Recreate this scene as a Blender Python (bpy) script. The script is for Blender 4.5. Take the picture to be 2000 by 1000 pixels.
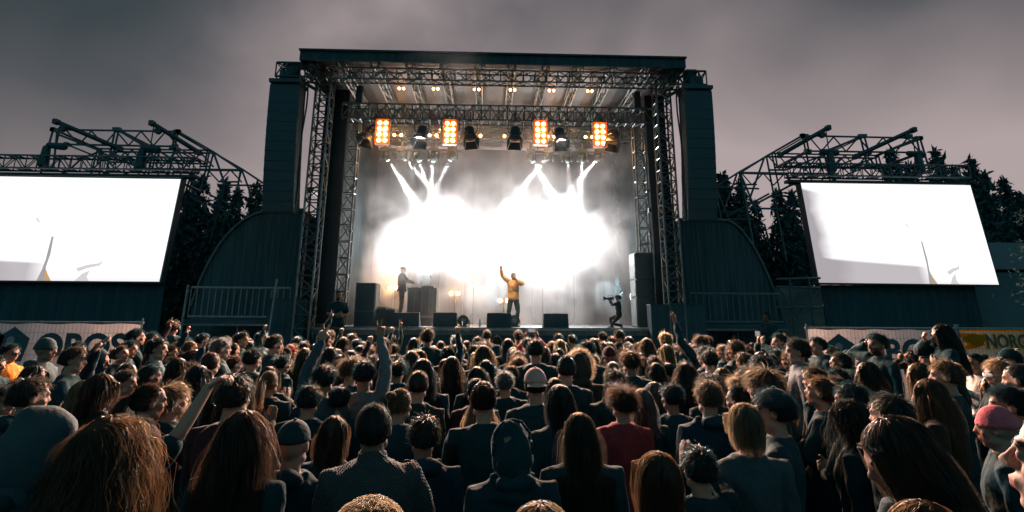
import bpy, math, random
import numpy as np
from mathutils import Vector, Matrix, noise
R = math.radians
random.seed(7); rng = np.random.default_rng(7)
scene = bpy.context.scene
for o in list(bpy.data.objects): bpy.data.objects.remove(o)
COL = scene.collection

# ---------------------------------------------------------------- camera
F = 1115.0; PPY = 333.0; HC = 2.05
camd = bpy.data.cameras.new('camera'); cam = bpy.data.objects.new('camera', camd); COL.objects.link(cam)
camd.sensor_width = 36.0; camd.lens = F * 36.0 / 2000.0
camd.shift_y = -(500 - PPY) / 2000.0
camd.clip_start = 0.05; camd.clip_end = 3000
CM = Matrix.Translation((0, 0, HC)) @ Matrix.Rotation(R(-2.1), 4, 'Z') @ Matrix.Rotation(R(90 + 14.4), 4, 'X') @ Matrix.Rotation(R(0.29), 4, 'Z')
cam.matrix_world = CM
scene.camera = cam
CI = CM.inverted()
def at(px, py, Y):
    """world point on the vertical plane y = Y behind that place of the photograph"""
    d = CM.to_3x3() @ Vector(((px - 1000) / F, (PPY - py) / F, -1))
    return Vector((0, 0, HC)) + d * (Y / d.y)
def proj(p):
    q = CI @ Vector(p)
    return (1000 + F * q.x / -q.z, PPY - F * q.y / -q.z)

# ---------------------------------------------------------------- world: dusk overcast sky
world = bpy.data.worlds.new('World'); scene.world = world; world.use_nodes = True
wt = world.node_tree; wt.nodes.clear()
def wn(t, **k):
    n = wt.nodes.new(t)
    for a, b in k.items(): setattr(n, a, b)
    return n
def wl(a, b): wt.links.new(a, b)
SKY_EL, SKY_ROT = R(3), R(200)
sky = wn('ShaderNodeTexSky', sky_type='NISHITA', sun_disc=False); sky.sun_elevation = SKY_EL; sky.sun_rotation = SKY_ROT
hsv = wn('ShaderNodeHueSaturation'); hsv.inputs['Saturation'].default_value = 0.35; wl(sky.outputs[0], hsv.inputs['Color'])
tc = wn('ShaderNodeTexCoord'); sep = wn('ShaderNodeSeparateXYZ'); wl(tc.outputs['Generated'], sep.inputs[0])
def m(op, a, b=None, c=None, clamp=False):
    n = wn('ShaderNodeMath', operation=op); n.use_clamp = clamp
    for i, v in enumerate((a, b, c)):
        if v is None: continue
        if isinstance(v, (int, float)): n.inputs[i].default_value = v
        else: wl(v, n.inputs[i])
    return n.outputs[0]
X, Yc, Z = sep.outputs
# cloud layer (noise over the direction, stretched towards the horizon)
zz = m('ADD', m('ABSOLUTE', Z), 0.25)
cmb = wn('ShaderNodeCombineXYZ'); wl(X, cmb.inputs[0]); wl(Yc, cmb.inputs[1]); wl(m('MULTIPLY', Z, 1.2), cmb.inputs[2])
n1 = wn('ShaderNodeTexNoise'); n1.inputs['Scale'].default_value = 2.4; n1.inputs['Detail'].default_value = 2.5; n1.inputs['Distortion'].default_value = 0.7
wl(cmb.outputs[0], n1.inputs['Vector'])
cloud = m('SUBTRACT', n1.outputs['Fac'], 0.5)
# brightness falls towards the zenith and towards the west (screen side of the hill)
t = m('ADD', m('MULTIPLY', X, 0.45), m('MULTIPLY', Z, -2.1))
t = m('ADD', t, 1.38)
t = m('SUBTRACT', t, m('MULTIPLY', m('MAXIMUM', m('SUBTRACT', m('ABSOLUTE', X), 0.36), 0.0), m('MULTIPLY', Z, 2.4)))  # upper sky darkened at both sides, imitating lens vignette
# pale bank painted into the sky for smoke over the stage
dv = wn('ShaderNodeVectorMath', operation='DISTANCE'); wl(tc.outputs['Generated'], dv.inputs[0]); dv.inputs[1].default_value = (-0.14, 0.80, 0.56)
bank = m('MULTIPLY', m('SUBTRACT', 0.42, dv.outputs['Value'], clamp=True), 1.5)
n2 = wn('ShaderNodeTexNoise'); n2.inputs['Scale'].default_value = 4.2; n2.inputs['Detail'].default_value = 4; n2.inputs['Distortion'].default_value = 0.35; wl(cmb.outputs[0], n2.inputs['Vector'])
t = m('ADD', t, m('MULTIPLY', bank, m('MULTIPLY', m('SUBTRACT', n2.outputs['Fac'], 0.2), 1.9)))
t = m('ADD', t, m('MULTIPLY', m('SUBTRACT', n2.outputs['Fac'], 0.5), 0.18))
t = m('ADD', t, m('MULTIPLY', cloud, 0.75), clamp=True)
ramp = wn('ShaderNodeValToRGB'); wl(t, ramp.inputs[0])
e = ramp.color_ramp.elements
e[0].position = 0.0; e[0].color = (0.042, 0.056, 0.064, 1)
e[1].position = 1.0; e[1].color = (0.43, 0.35, 0.355, 1)
for p, c in ((0.28, (0.085, 0.09, 0.10, 1)), (0.6, (0.22, 0.19, 0.197, 1))):
    q = e.new(p); q.color = c
# sky behind the camera, tinted blue green to fill surfaces facing it
back = wn('ShaderNodeMix', data_type='RGBA'); back.inputs['B'].default_value = (0.06, 0.225, 0.28, 1)
wl(m('ADD', m('MULTIPLY', Yc, -1.6), 0.25, clamp=True), back.inputs['Factor']); wl(ramp.outputs[0], back.inputs['A'])
mixs = wn('ShaderNodeMix', data_type='RGBA', blend_type='ADD'); mixs.inputs['Factor'].default_value = 0.004
wl(back.outputs['Result'], mixs.inputs['A']); wl(hsv.outputs[0], mixs.inputs['B'])
bg = wn('ShaderNodeBackground'); bg.inputs['Strength'].default_value = 1.0; wl(mixs.outputs['Result'], bg.inputs['Color'])
wo = wn('ShaderNodeOutputWorld'); wl(bg.outputs[0], wo.inputs['Surface'])

# ---------------------------------------------------------------- sun (set behind cloud, almost nothing left)
sd = bpy.data.lights.new('sun', 'SUN'); sd.energy = 0.06; sd.angle = R(20); sd.color = (1, 0.93, 0.88)
so = bpy.data.objects.new('sun', sd); COL.objects.link(so); so.rotation_euler = (R(70), 0, R(200)); so.location = (0, 0, 30)

# ---------------------------------------------------------------- render settings
scene.view_settings.view_transform = 'Standard'; scene.view_settings.look = 'None'
scene.view_settings.exposure = 0.0; scene.view_settings.gamma = 1.0
scene.render.engine = 'CYCLES'
cy = scene.cycles
cy.max_bounces = 6; cy.diffuse_bounces = 2; cy.glossy_bounces = 2; cy.transmission_bounces = 2; cy.volume_bounces = 1; cy.transparent_max_bounces = 16
cy.sample_clamp_indirect = 4.0; cy.sample_clamp_direct = 0; cy.caustics_reflective = False; cy.caustics_refractive = False
cy.use_denoising = True; cy.volume_step_rate = 1.0; cy.volume_max_steps = 128
cy.use_light_tree = True
scene.render.film_transparent = False

# ---------------------------------------------------------------- materials
MATS = {}
def mat(name, col=(0.1, 0.1, 0.1), rough=0.7, metal=0.0, spec=0.4, var=0.0, vscale=8.0, bump=0.0, bscale=60.0, emit=None, estr=0.0, sheen=0.0, trans=0.0, vcol=False, stretch=None):
    if name in MATS: return MATS[name]
    M = bpy.data.materials.new(name); M.use_nodes = True; MATS[name] = M
    nt = M.node_tree; b = nt.nodes['Principled BSDF']; out = nt.nodes['Material Output']
    b.inputs['Base Color'].default_value = (*col, 1); b.inputs['Roughness'].default_value = rough
    b.inputs['Metallic'].default_value = metal; b.inputs['Specular IOR Level'].default_value = spec
    if sheen: b.inputs['Sheen Weight'].default_value = sheen; b.inputs['Sheen Roughness'].default_value = 0.4
    if emit: b.inputs['Emission Color'].default_value = (*emit, 1); b.inputs['Emission Strength'].default_value = estr
    L = nt.links.new; N = nt.nodes.new
    tcn = None; src = None
    if var or bump:
        tcn = N('ShaderNodeTexCoord'); src = tcn.outputs['Object']
        if stretch:
            mp = N('ShaderNodeMapping'); mp.inputs['Scale'].default_value = stretch; L(src, mp.inputs[0]); src = mp.outputs[0]
    if var:
        nz = N('ShaderNodeTexNoise'); nz.inputs['Scale'].default_value = vscale; nz.inputs['Detail'].default_value = 4
        L(src, nz.inputs['Vector'])
        mr = N('ShaderNodeMapRange'); mr.inputs['From Min'].default_value = 0.3; mr.inputs['From Max'].default_value = 0.7
        mr.inputs['To Min'].default_value = 1 - var; mr.inputs['To Max'].default_value = 1 + var; L(nz.outputs['Fac'], mr.inputs['Value'])
        vm = N('ShaderNodeVectorMath'); vm.operation = 'SCALE'; vm.inputs[0].default_value = col; L(mr.outputs[0], vm.inputs['Scale'])
        L(vm.outputs[0], b.inputs['Base Color'])
    if vcol:
        at_ = N('ShaderNodeVertexColor'); at_.layer_name = 'Col'
        mx = N('ShaderNodeMix'); mx.data_type = 'RGBA'; mx.blend_type = 'MULTIPLY'; mx.inputs['Factor'].default_value = 1
        mx.inputs['A'].default_value = (*col, 1); L(at_.outputs[0], mx.inputs['B']); L(mx.outputs['Result'], b.inputs['Base Color'])
    if bump:
        nb = N('ShaderNodeTexNoise'); nb.inputs['Scale'].default_value = bscale; nb.inputs['Detail'].default_value = 3; L(src, nb.inputs['Vector'])
        bp = N('ShaderNodeBump'); bp.inputs['Strength'].default_value = bump; bp.inputs['Distance'].default_value = 0.01
        L(nb.outputs['Fac'], bp.inputs['Height']); L(bp.outputs[0], b.inputs['Normal'])
    if trans:
        tr = N('ShaderNodeBsdfTranslucent'); tr.inputs['Color'].default_value = (*col, 1)
        ms = N('ShaderNodeMixShader'); ms.inputs[0].default_value = trans
        L(b.outputs[0], ms.inputs[1]); L(tr.outputs[0], ms.inputs[2]); L(ms.outputs[0], out.inputs['Surface'])
    return M

# ---------------------------------------------------------------- mesh helpers
class Geo:
    def __init__(s): s.v = []; s.f = []
    def add(s, vs, fs):
        n = len(s.v); s.v.extend([tuple(map(float, q)) for q in vs]); s.f.extend([tuple(n + i for i in q) for q in fs]); return s
    def box(s, c, size, rot=None):
        hx, hy, hz = (q / 2 for q in size); c = Vector(c)
        vs = [Vector((x, y, z)) for x in (-hx, hx) for y in (-hy, hy) for z in (-hz, hz)]
        if rot is not None: vs = [rot @ q for q in vs]
        return s.add([q + c for q in vs], [(0, 1, 3, 2), (4, 6, 7, 5), (0, 4, 5, 1), (2, 3, 7, 6), (0, 2, 6, 4), (1, 5, 7, 3)])
    def hexa(s, p):  # 8 corners: bottom 4 then top 4
        return s.add(p, [(3, 2, 1, 0), (4, 5, 6, 7), (0, 1, 5, 4), (1, 2, 6, 5), (2, 3, 7, 6), (3, 0, 4, 7)])
    def rings(s, rs, cap=True):
        """rs: list of equal length point lists"""
        n = len(rs[0]); vs = [q for r in rs for q in r]; fs = []
        for i in range(len(rs) - 1):
            for j in range(n):
                k = (j + 1) % n
                fs.append((i * n + j, i * n + k, (i + 1) * n + k, (i + 1) * n + j))
        if cap:
            fs.append(tuple(range(n - 1, -1, -1))); b = (len(rs) - 1) * n; fs.append(tuple(b + j for j in range(n)))
        return s.add(vs, fs)
    def tube(s, pts, rad, n=10, flat=1.0, side=None, round_=True):
        pts = [Vector(p) for p in pts]
        if isinstance(rad, (int, float)): rad = [rad] * len(pts)
        out = []; P = []; Rr = []
        d0 = (pts[1] - pts[0]).normalized(); d1 = (pts[-1] - pts[-2]).normalized()
        if round_:
            for a in (0.98, 0.7, 0.35): P.append(pts[0] - d0 * rad[0] * a); Rr.append(rad[0] * math.sqrt(max(0.02, 1 - a * a)))
        P += pts; Rr += list(rad)
        if round_:
            for a in (0.35, 0.7, 0.98): P.append(pts[-1] + d1 * rad[-1] * a); Rr.append(rad[-1] * math.sqrt(max(0.02, 1 - a * a)))
        u = None
        for i, p in enumerate(P):
            d = (P[min(i + 1, len(P) - 1)] - P[max(i - 1, 0)]).normalized()
            if u is None:
                ref = Vector(side) if side is not None else (Vector((0, 0, 1)) if abs(d.z) < 0.9 else Vector((1, 0, 0)))
                u = (ref - d * ref.dot(d)).normalized()
            else: u = (u - d * u.dot(d)).normalized()
            w = d.cross(u)
            out.append([p + u * (Rr[i] * math.cos(2 * math.pi * k / n)) + w * (Rr[i] * flat * math.sin(2 * math.pi * k / n)) for k in range(n)])
        return s.rings(out)
    def rod(s, a, b, r=0.025, n=6): return s.tube([a, b], r, n=n, round_=False)
    def ell(s, c, r, n=14, mrot=None):
        c = Vector(c); rs = []
        for i in range(n + 1):
            ph = math.pi * min(max(i / n, 0.012), 0.988)
            ring = []
            for k in range(2 * n):
                th = math.pi * k / n
                q = Vector((r[0] * math.sin(ph) * math.cos(th), r[1] * math.sin(ph) * math.sin(th), -r[2] * math.cos(ph)))
                if mrot is not None: q = mrot @ q
                ring.append(c + q)
            rs.append(ring)
        return s.rings(rs)
    def cyl(s, c, r, h, n=20, axis='Z', r2=None):
        c = Vector(c); r2 = r if r2 is None else r2
        ax = {'X': Vector((1, 0, 0)), 'Y': Vector((0, 1, 0)), 'Z': Vector((0, 0, 1))}[axis] if isinstance(axis, str) else Vector(axis).normalized()
        u = ax.orthogonal().normalized(); w = ax.cross(u)
        return s.rings([[c + ax * (h * t_) + (u * math.cos(2 * math.pi * k / n) + w * math.sin(2 * math.pi * k / n)) * rr for k in range(n)] for t_, rr in ((-0.5, r), (0.5, r2))])
    def mesh(s, name, smooth=False):
        me = bpy.data.meshes.new(name); me.from_pydata(s.v, [], s.f); me.update()
        if smooth: me.polygons.foreach_set('use_smooth', [True] * len(me.polygons))
        return me
def link(name, me, material=None, parent=None, loc=None, smooth=False):
    if isinstance(me, Geo): me = me.mesh(name, smooth)
    o = bpy.data.objects.new(name, me); COL.objects.link(o)
    if material is not None and not me.materials: me.materials.append(material)
    if parent is not None: o.parent = parent
    if loc is not None: o.location = loc
    return o
def tag(o, label=None, cat=None, group=None, kind=None):
    if label: o['label'] = label
    if cat: o['category'] = cat
    if group: o['group'] = group
    if kind: o['kind'] = kind
    return o
def empty(name, loc=(0, 0, 0), rz=0.0, **k):
    o = bpy.data.objects.new(name, None); COL.objects.link(o); o.location = loc; o.rotation_euler = (0, 0, rz); o.empty_display_size = 0.2
    return tag(o, **k)
def kids(o): return [c for c in bpy.data.objects if c.parent == o]
def copy_tree(o, parent=None, ch=None):
    c = o.copy(); COL.objects.link(c)
    if parent is not None: c.parent = parent
    for q in kids(o): copy_tree(q, c)
    return c
def truss(p0, p1, size=0.3, bays=12, r=0.022, up=Vector((0, 0, 1)), g=None, rd=None):
    """square lattice truss between two points"""
    g = g or Geo(); p0 = Vector(p0); p1 = Vector(p1); d = (p1 - p0).normalized()
    u = (up - d * up.dot(d))
    u = u.normalized() if u.length > 1e-3 else Vector((0, 1, 0)); w = d.cross(u); h = size / 2; rd = rd or r * 0.6
    cs = [u * h + w * h, u * h - w * h, -u * h - w * h, -u * h + w * h]
    for c in cs: g.rod(p0 + c, p1 + c, r)
    for i in range(bays):
        a = p0.lerp(p1, i / bays); b = p0.lerp(p1, (i + 1) / bays)
        for k in range(4):
            c, e_ = cs[k], cs[(k + 1) % 4]
            g.rod(a + c, b + e_, rd, 4) if i % 2 == 0 else g.rod(a + e_, b + c, rd, 4)
            g.rod(a + c, a + e_, rd, 4)
    for k in range(4): g.rod(p1 + cs[k], p1 + cs[(k + 1) % 4], rd, 4)
    return g
def spot(name, loc, target, energy, col=(1, 1, 1), angle=40, blend=0.5, radius=0.08, parent=None):
    l = bpy.data.lights.new(name, 'SPOT'); l.energy = energy; l.color = col; l.spot_size = R(angle); l.spot_blend = blend; l.shadow_soft_size = radius
    o = bpy.data.objects.new(name, l); COL.objects.link(o)
    d = Vector(target) - Vector(loc); o.rotation_euler = d.to_track_quat('-Z', 'Y').to_euler(); o.location = loc
    if parent is not None:
        bpy.context.view_layer.update(); o.parent = parent; o.matrix_parent_inverse = parent.matrix_world.inverted()
    return o
# ================================================================ GROUND
gm = mat('ground', (0.05, 0.055, 0.05), 0.95, var=0.3, vscale=2.0, bump=0.6, bscale=12)
g = Geo(); n = 40
for i in range(n + 1):
    for j in range(n + 1):
        x = (i / n * 2 - 1); y = (j / n * 2 - 1)
        g.v.append((900 * x * abs(x), 900 * y * abs(y), 0.0))
g.f = [(i * (n + 1) + j, (i + 1) * (n + 1) + j, (i + 1) * (n + 1) + j + 1, i * (n + 1) + j + 1) for i in range(n) for j in range(n)]
tag(link('ground', g, gm), kind='structure')

BLACK = mat('black_steel', (0.018, 0.052, 0.06), 0.55, spec=0.4, var=0.25, vscale=3)
STEEL = mat('scaffold_steel', (0.03, 0.075, 0.085), 0.42, metal=0.0, spec=0.6, var=0.3, vscale=5)
ALU = mat('aluminium', (0.12, 0.15, 0.16), 0.35, metal=0.7, var=0.2, vscale=6)
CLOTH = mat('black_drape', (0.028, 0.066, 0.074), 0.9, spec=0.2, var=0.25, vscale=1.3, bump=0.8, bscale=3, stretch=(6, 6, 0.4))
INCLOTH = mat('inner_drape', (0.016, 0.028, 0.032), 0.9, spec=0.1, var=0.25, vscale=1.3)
GREYCLOTH = mat('grey_scrim', (0.04, 0.052, 0.058), 0.9, spec=0.2, var=0.3, vscale=1.5, bump=0.8, bscale=3, stretch=(6, 6, 0.4))
ROOFPVC = mat('roof_pvc', (0.018, 0.021, 0.023), 0.6, var=0.3, vscale=1.2, bump=0.4, bscale=2)
CAB = mat('speaker_black', (0.012, 0.043, 0.051), 0.6, var=0.15, vscale=10, bump=0.3, bscale=80)
GRILLE = mat('speaker_grille', (0.012, 0.043, 0.051), 0.5, spec=0.5, bump=0.6, bscale=220)
DECKM = mat('stage_deck', (0.12, 0.12, 0.12), 0.5, var=0.3, vscale=3)
EDGE = mat('pale_edge', (0.35, 0.3, 0.28), 0.5, var=0.35, vscale=9)

ZD = 1.77                                # stage floor height
YF, YB = 16.2, 23.2                      # stage front and back
xl = at(572, 640, YF).x; xr = at(1345, 640, YF).x
stage = empty('stage', ((xl + xr) / 2, YF, 0), label='big black open-air stage with box roof and lattice towers, filled with white smoke', cat='stage')
def P(name, g, m_, parent=stage, smooth=False):
    """part built in world coordinates under its thing"""
    o = link(name, g, m_, smooth=smooth); o.parent = parent
    o.matrix_parent_inverse = (Matrix.Translation(parent.location) @ parent.rotation_euler.to_matrix().to_4x4()).inverted()
    return o
# deck, skirt
P('deck', Geo().box(((xl + xr) / 2, (YF + YB) / 2, ZD - 0.1), (xr - xl, YB - YF, 0.2)), DECKM)
g = Geo(); k = 60                        # pleated front skirt
for i in range(k):
    x0 = xl + (xr - xl) * i / k; x1 = xl + (xr - xl) * (i + 1) / k
    g.hexa([(x0, YF + 0.02, 0.02), (x1, YF + 0.02 + 0.02 * (i % 2), 0.02), (x1, YF + 0.1, 0.02), (x0, YF + 0.1, 0.02), (x0, YF + 0.02, ZD - 0.203), (x1, YF + 0.02, ZD - 0.203), (x1, YF + 0.1, ZD - 0.203), (x0, YF + 0.1, ZD - 0.203)])
P('skirt', g, CLOTH)
P('lit_edge_strip', Geo().box(((xl + xr) / 2, YF - 0.022, ZD - 0.05), (xr - xl - 0.3, 0.04, 0.055)), EDGE)  # pale strip stands for light caught along the deck edge
# roof box
YR = 15.0
a = at(587, 100, YR); b = at(1338, 117, YR); ztop = (a.z + b.z) / 2; fh = 0.27
rx0, rx1 = a.x, b.x
P('fascia', Geo().box(((rx0 + rx1) / 2, YR, ztop - fh / 2), (rx1 - rx0, 0.06, fh)).box((rx0 + 0.03, YR + 4.2, ztop - fh / 2), (0.06, 8.3, fh)).box((rx1 - 0.03, YR + 4.2, ztop - fh / 2), (0.06, 8.3, fh)), CLOTH)
g = Geo(); nx = 11; ny = 8               # sagging underside between the rafters
for i in range(nx * 4 + 1):
    for j in range(ny + 1):
        x = rx0 + 0.1 + (rx1 - rx0 - 0.2) * i / (nx * 4); s_ = abs(math.sin(math.pi * i / 4))
        g.v.append((x, YR + 0.06 + (YB - YR + 0.3) * j / ny, ztop - 0.12 - 0.06 * s_))
W_ = ny + 1
g.f = [(i * W_ + j, i * W_ + j + 1, (i + 1) * W_ + j + 1, (i + 1) * W_ + j) for i in range(nx * 4) for j in range(ny)]
P('roof_underside', g, ROOFPVC)
P('roof', Geo().box(((rx0 + rx1) / 2, (YR + YB) / 2 + 0.15, ztop + 0.03), (rx1 - rx0 + 0.04, YB - YR + 0.5, 0.05)), CLOTH)
for i in range(nx + 1):
    x = rx0 + 0.12 + (rx1 - rx0 - 0.24) * i / nx
    P('rafter', truss((x, YR + 0.12, ztop - 0.3), (x, YB, ztop - 0.3), 0.2, 10, 0.02), STEEL)
# front truss, rear trusses
def hang(name, px0, py0, px1, py1, Y, size, bays, m_=STEEL, r=0.026):
    p0 = at(px0, py0, Y); p1 = at(px1, py1, Y); z = (p0.z + p1.z) / 2
    P(name, truss((p0.x, Y, z), (p1.x, Y, z), size, bays, r), m_); return z
z_front = hang('front_truss', 640, 147, 1308, 158, 15.5, 0.34, 30)
z_mid = hang('lighting_truss', 672, 221, 1270, 230, 16.6, 0.46, 36)
z_back = hang('rear_truss', 720, 262, 1235, 268, 20.2, 0.4, 26)
for px in (700, 1245):
    p = at(px, 225, 16.6); P('chain', Geo().rod((p.x, 16.6, z_mid + 0.2), (p.x, 16.6, ztop - 0.3), 0.015), STEEL)
    P('hoist', Geo().box((p.x, 16.6, z_mid + 0.45), (0.2, 0.22, 0.4)).cyl((p.x, 16.6, z_mid + 0.75), 0.12, 0.2).cyl((p.x, 16.6, z_mid + 0.2), 0.05, 0.2), BLACK)
# towers (four) and inner masts
for px in (597, 1317):
    p = at(px, 590, 16.0)
    P('tower', truss((p.x, 16.0, 0), (p.x, 16.0, ztop - 0.3), 0.42, 26, 0.032), ALU)
    P('tower', truss((p.x * 1.02, 22.6, 0), (p.x * 1.02, 22.6, ztop - 0.3), 0.42, 22, 0.032), STEEL)
    P('tower_foot', Geo().box((p.x, 16.0, 0.12), (0.9, 0.9, 0.2)), BLACK)
for px, Y in ((668, 18.0), (1262, 18.0)):
    p = at(px, 560, Y)
    P('inner_mast', truss((p.x, Y, ZD), (p.x, Y, ztop - 0.4), 0.34, 14, 0.03), ALU)
    for z in (3.2, 4.6, 6.0): P('clamp', Geo().cyl((p.x + 0.17, Y - 0.2, z), 0.06, 0.1, 12, 'Y'), ALU)
# side and back drapes (folded)
def drape(name, p0, p1, z0, z1, m_, parent=stage, amp=0.03, step=0.11):
    g = Geo(); p0 = Vector(p0); p1 = Vector(p1); d = p1 - p0; L = d.length; d = d / L; nr = Vector((-d.y, d.x, 0)); n = max(8, int(L / step)); pts = []
    for i in range(n + 1):
        q = p0 + d * (L * i / n) + nr * (amp * math.sin(i * 1.7) * (0.6 + 0.4 * math.sin(i * 0.37)))
        pts.append(q)
    for lvl in range(7):
        z = z0 + (z1 - z0) * lvl / 6
        for q in pts: g.v.append((q.x + 0.02 * math.sin(lvl + q.y * 3), q.y, z))
    W = n + 1
    g.f = [(l * W + i, l * W + i + 1, (l + 1) * W + i + 1, (l + 1) * W + i) for l in range(6) for i in range(n)]
    o = P(name, g, m_, parent, smooth=True); sm = o.modifiers.new('solid', 'SOLIDIFY'); sm.thickness = 0.015; return o
dl = at(640, 560, 16.6).x; dr = at(1300, 560, 16.6).x
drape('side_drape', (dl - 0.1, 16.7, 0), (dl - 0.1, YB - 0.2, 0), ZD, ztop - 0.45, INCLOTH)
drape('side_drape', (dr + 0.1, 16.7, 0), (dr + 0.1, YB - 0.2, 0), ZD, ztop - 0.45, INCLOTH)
drape('back_drape', (xl, YB - 0.05, 0), (xr, YB - 0.05, 0), ZD, ztop - 0.4, GREYCLOTH)
# wings beside the opening
for px0, px1 in ((600, 650), (1283, 1325)):
    p0 = at(px0, 590, 16.5).x; p1 = at(px1, 590, 16.5).x
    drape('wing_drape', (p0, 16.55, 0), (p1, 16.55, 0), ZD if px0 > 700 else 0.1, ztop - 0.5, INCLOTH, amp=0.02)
# low steel beam edges inside
P('edge_rail', Geo().rod((xl, 16.35, ZD + 0.05), (at(655, 640, 16.35).x, 16.35, ZD + 0.05), 0.03), ALU)
# bright slanting streaks behind the towers, drawn as glowing tubes
TUBE = mat('tube_glow', (0.8, 0.78, 0.78), 0.4, emit=(1, 0.96, 0.95), estr=0.75)
for q, what in (((606, 372, 652, 404), 'slanting white glowing tube behind the lattice tower beside the guard'), ((1271, 411, 1303, 388), 'slanting white glowing tube behind the lattice tower above the speaker stack')):
    Yt = 16.9; a = at(q[0], q[1], Yt); b = at(q[2], q[3], Yt)
    lt = empty('glowing_tube', a, label=what, cat='glowing tube', group='glowing tubes in the stage wings')
    P('tube', Geo().tube([a, b], 0.055, n=8), TUBE, lt)
    mid = (a + b) / 2; spot('added_rim_spot', mid + Vector((-mid.x * .02, -1.25, -0.1)), (mid.x * .1, 4.0, 1.3), 7000, (1.0, .95, .93), 82, .7, .3, lt)  # spot added in front of the tower to rim the crowd
    for w_ in (a, b): P('end_cap', Geo().box(w_, (0.15, 0.12, 0.14)), BLACK, lt)

# outriggers and line arrays
def line_array(px_top, py_top, px_bot, py_bot, wpx, side, label):
    Y = 15.4; pt = at(px_top, py_top, Y); pb = at(px_bot, py_bot, Y)
    t = empty('line_array_speaker', (pt.x, Y, pt.z), label=label, cat='loudspeaker', group='line arrays')
    H = pt.z - pb.z; n = 13; w = wpx
    P('flying_frame', Geo().box((pt.x, Y, pt.z + 0.1), (w * 1.02, 0.7, 0.1)).box((pt.x, Y, pt.z + 0.32), (w * 0.5, 0.4, 0.3)).box((pt.x + side * 0.1, Y, pt.z + 0.55), (0.3, 0.3, 0.34)), BLACK, t)
    ang = 0.0; y = Y
    for i in range(n):
        f = (i + 0.5) / n; z = pt.z - H * f; ang = R(1 + 9 * f * f); x = pt.x + (pb.x - pt.x) * f; y = Y + 0.35 * f * f
        rot = Matrix.Rotation(ang, 3, 'X'); h = H / n
        o = P('speaker_cabinet', Geo().box((x, y, z), (w, 0.5, h * 0.998), rot).box((x - side * w * 0.0, y + 0.1, z), (w * 1.004, 0.3, h * 0.98), rot), CAB, t)
        gr = link('grille', Geo().box((x, y - 0.265, z), (w * 0.97, 0.03, h * 0.985), rot), GRILLE); gr.parent = o
        gr.matrix_parent_inverse = Matrix.Translation(t.location).inverted()
        gr.matrix_parent_inverse = (o.matrix_parent_inverse.copy()); gr.matrix_parent_inverse = Matrix.Identity(4)
    # cable bundle on the inner side
    pts = [(pt.x + side * (w / 2 + 0.05 + 0.03 * math.sin(i)), Y + 0.2, pt.z + 0.3 - (H + 0.3) * i / 10) for i in range(11)]
    P('cable', Geo().tube(pts, 0.025, n=6), BLACK, t)
    return t
line_array(563, 172, 540, 412, 0.84, 1, 'tall black hanging loudspeaker on the side of the folded-arm guard')
line_array(1357, 184, 1375, 428, 0.82, -1, 'tall black hanging loudspeaker on the side of the kneeling cameraman')
for s_, pa, pb_ in ((-1, (545, 134), (622, 137)), (1, (1300, 150), (1374, 152))):
    a = at(*pa, 15.4); b = at(*pb_, 15.4); z = (a.z + b.z) / 2
    P('outrigger', truss((a.x, 15.4, z - 0.1), (b.x, 15.4, z - 0.1), 0.42, 5, 0.035), BLACK)
    x_in = b.x if s_ < 0 else a.x; x_out = a.x if s_ < 0 else b.x
    P('outrigger_brace', Geo().rod((x_in, 15.5, z - 0.6), ((x_in + x_out) / 2, 15.4, z - 0.3), 0.05), BLACK)
    P('fascia_brace', Geo().tube([(x_in + s_ * 0.0, 15.35, z - 0.1), (x_in + s_ * 0.1, YR + 0.1, ztop - 0.35)], 0.05), BLACK)

# ================================================================ LIGHTS ON THE RIG
ORB = mat('orange_lamp', (1, 0.6, 0.3), 0.3, emit=(1.0, 0.40, 0.12), estr=17.0)
ORHOUSE = mat('blinder_housing', (0.55, 0.17, 0.035), 0.5, var=0.2)  # orange of the lamps' light put into the housing colour
WHB = mat('white_lens', (1, 1, 1), 0.3, emit=(1.0, 0.98, 0.96), estr=7.0)
def in_front(x0, y0): return Vector((x0, y0, 0))
names8 = ['leftmost', 'second from the left', 'third from the left', 'rightmost']
blinders = []
for i, (px, py) in enumerate(((747, 257), (879, 258), (1056, 259), (1172, 263))):
    Y = 16.3; c = at(px, py, Y); t = empty('blinder_light', c, label='glowing orange eight-lamp blinder, %s of the four under the lighting truss' % names8[i], cat='stage light', group='blinder lights')
    P('housing', Geo().box(c + Vector((0, 0.09, 0)), (0.40, 0.14, 0.76)), ORHOUSE, t)
    P('rim', Geo().box(c + Vector((-0.205, 0.0, 0)), (0.012, 0.1, 0.76)).box(c + Vector((0.205, 0.0, 0)), (0.012, 0.1, 0.76)).box(c + Vector((0, 0, 0.385)), (0.42, 0.1, 0.012)).box(c + Vector((0, 0, -0.385)), (0.42, 0.1, 0.012)), ORHOUSE, t)
    P('yoke', Geo().tube([c + Vector((-0.2, 0.05, 0)), c + Vector((-0.27, 0.05, 0.1)), c + Vector((-0.26, 0.05, 0.5)), c + Vector((0, 0.05, 0.52)), c + Vector((0.26, 0.05, 0.5)), c + Vector((0.27, 0.05, 0.1)), c + Vector((0.2, 0.05, 0))], 0.014, n=6), BLACK, t)
    for r_ in range(4):
        for s_ in (-1, 1):
            q = c + Vector((s_ * 0.09, -0.0, 0.27 - 0.18 * r_))
            P('lamp', Geo().cyl(q, 0.062, 0.03, 16, 'Y', r2=0.045), ORB, t)
    spot('blinder_beam', c + Vector((0, -0.12, 0)), (c.x * 0.7, 5.0, 1.2), 5600, (1.0, 0.38, 0.11), 100, 0.6, 0.18, t)
    blinders.append(t)
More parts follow.
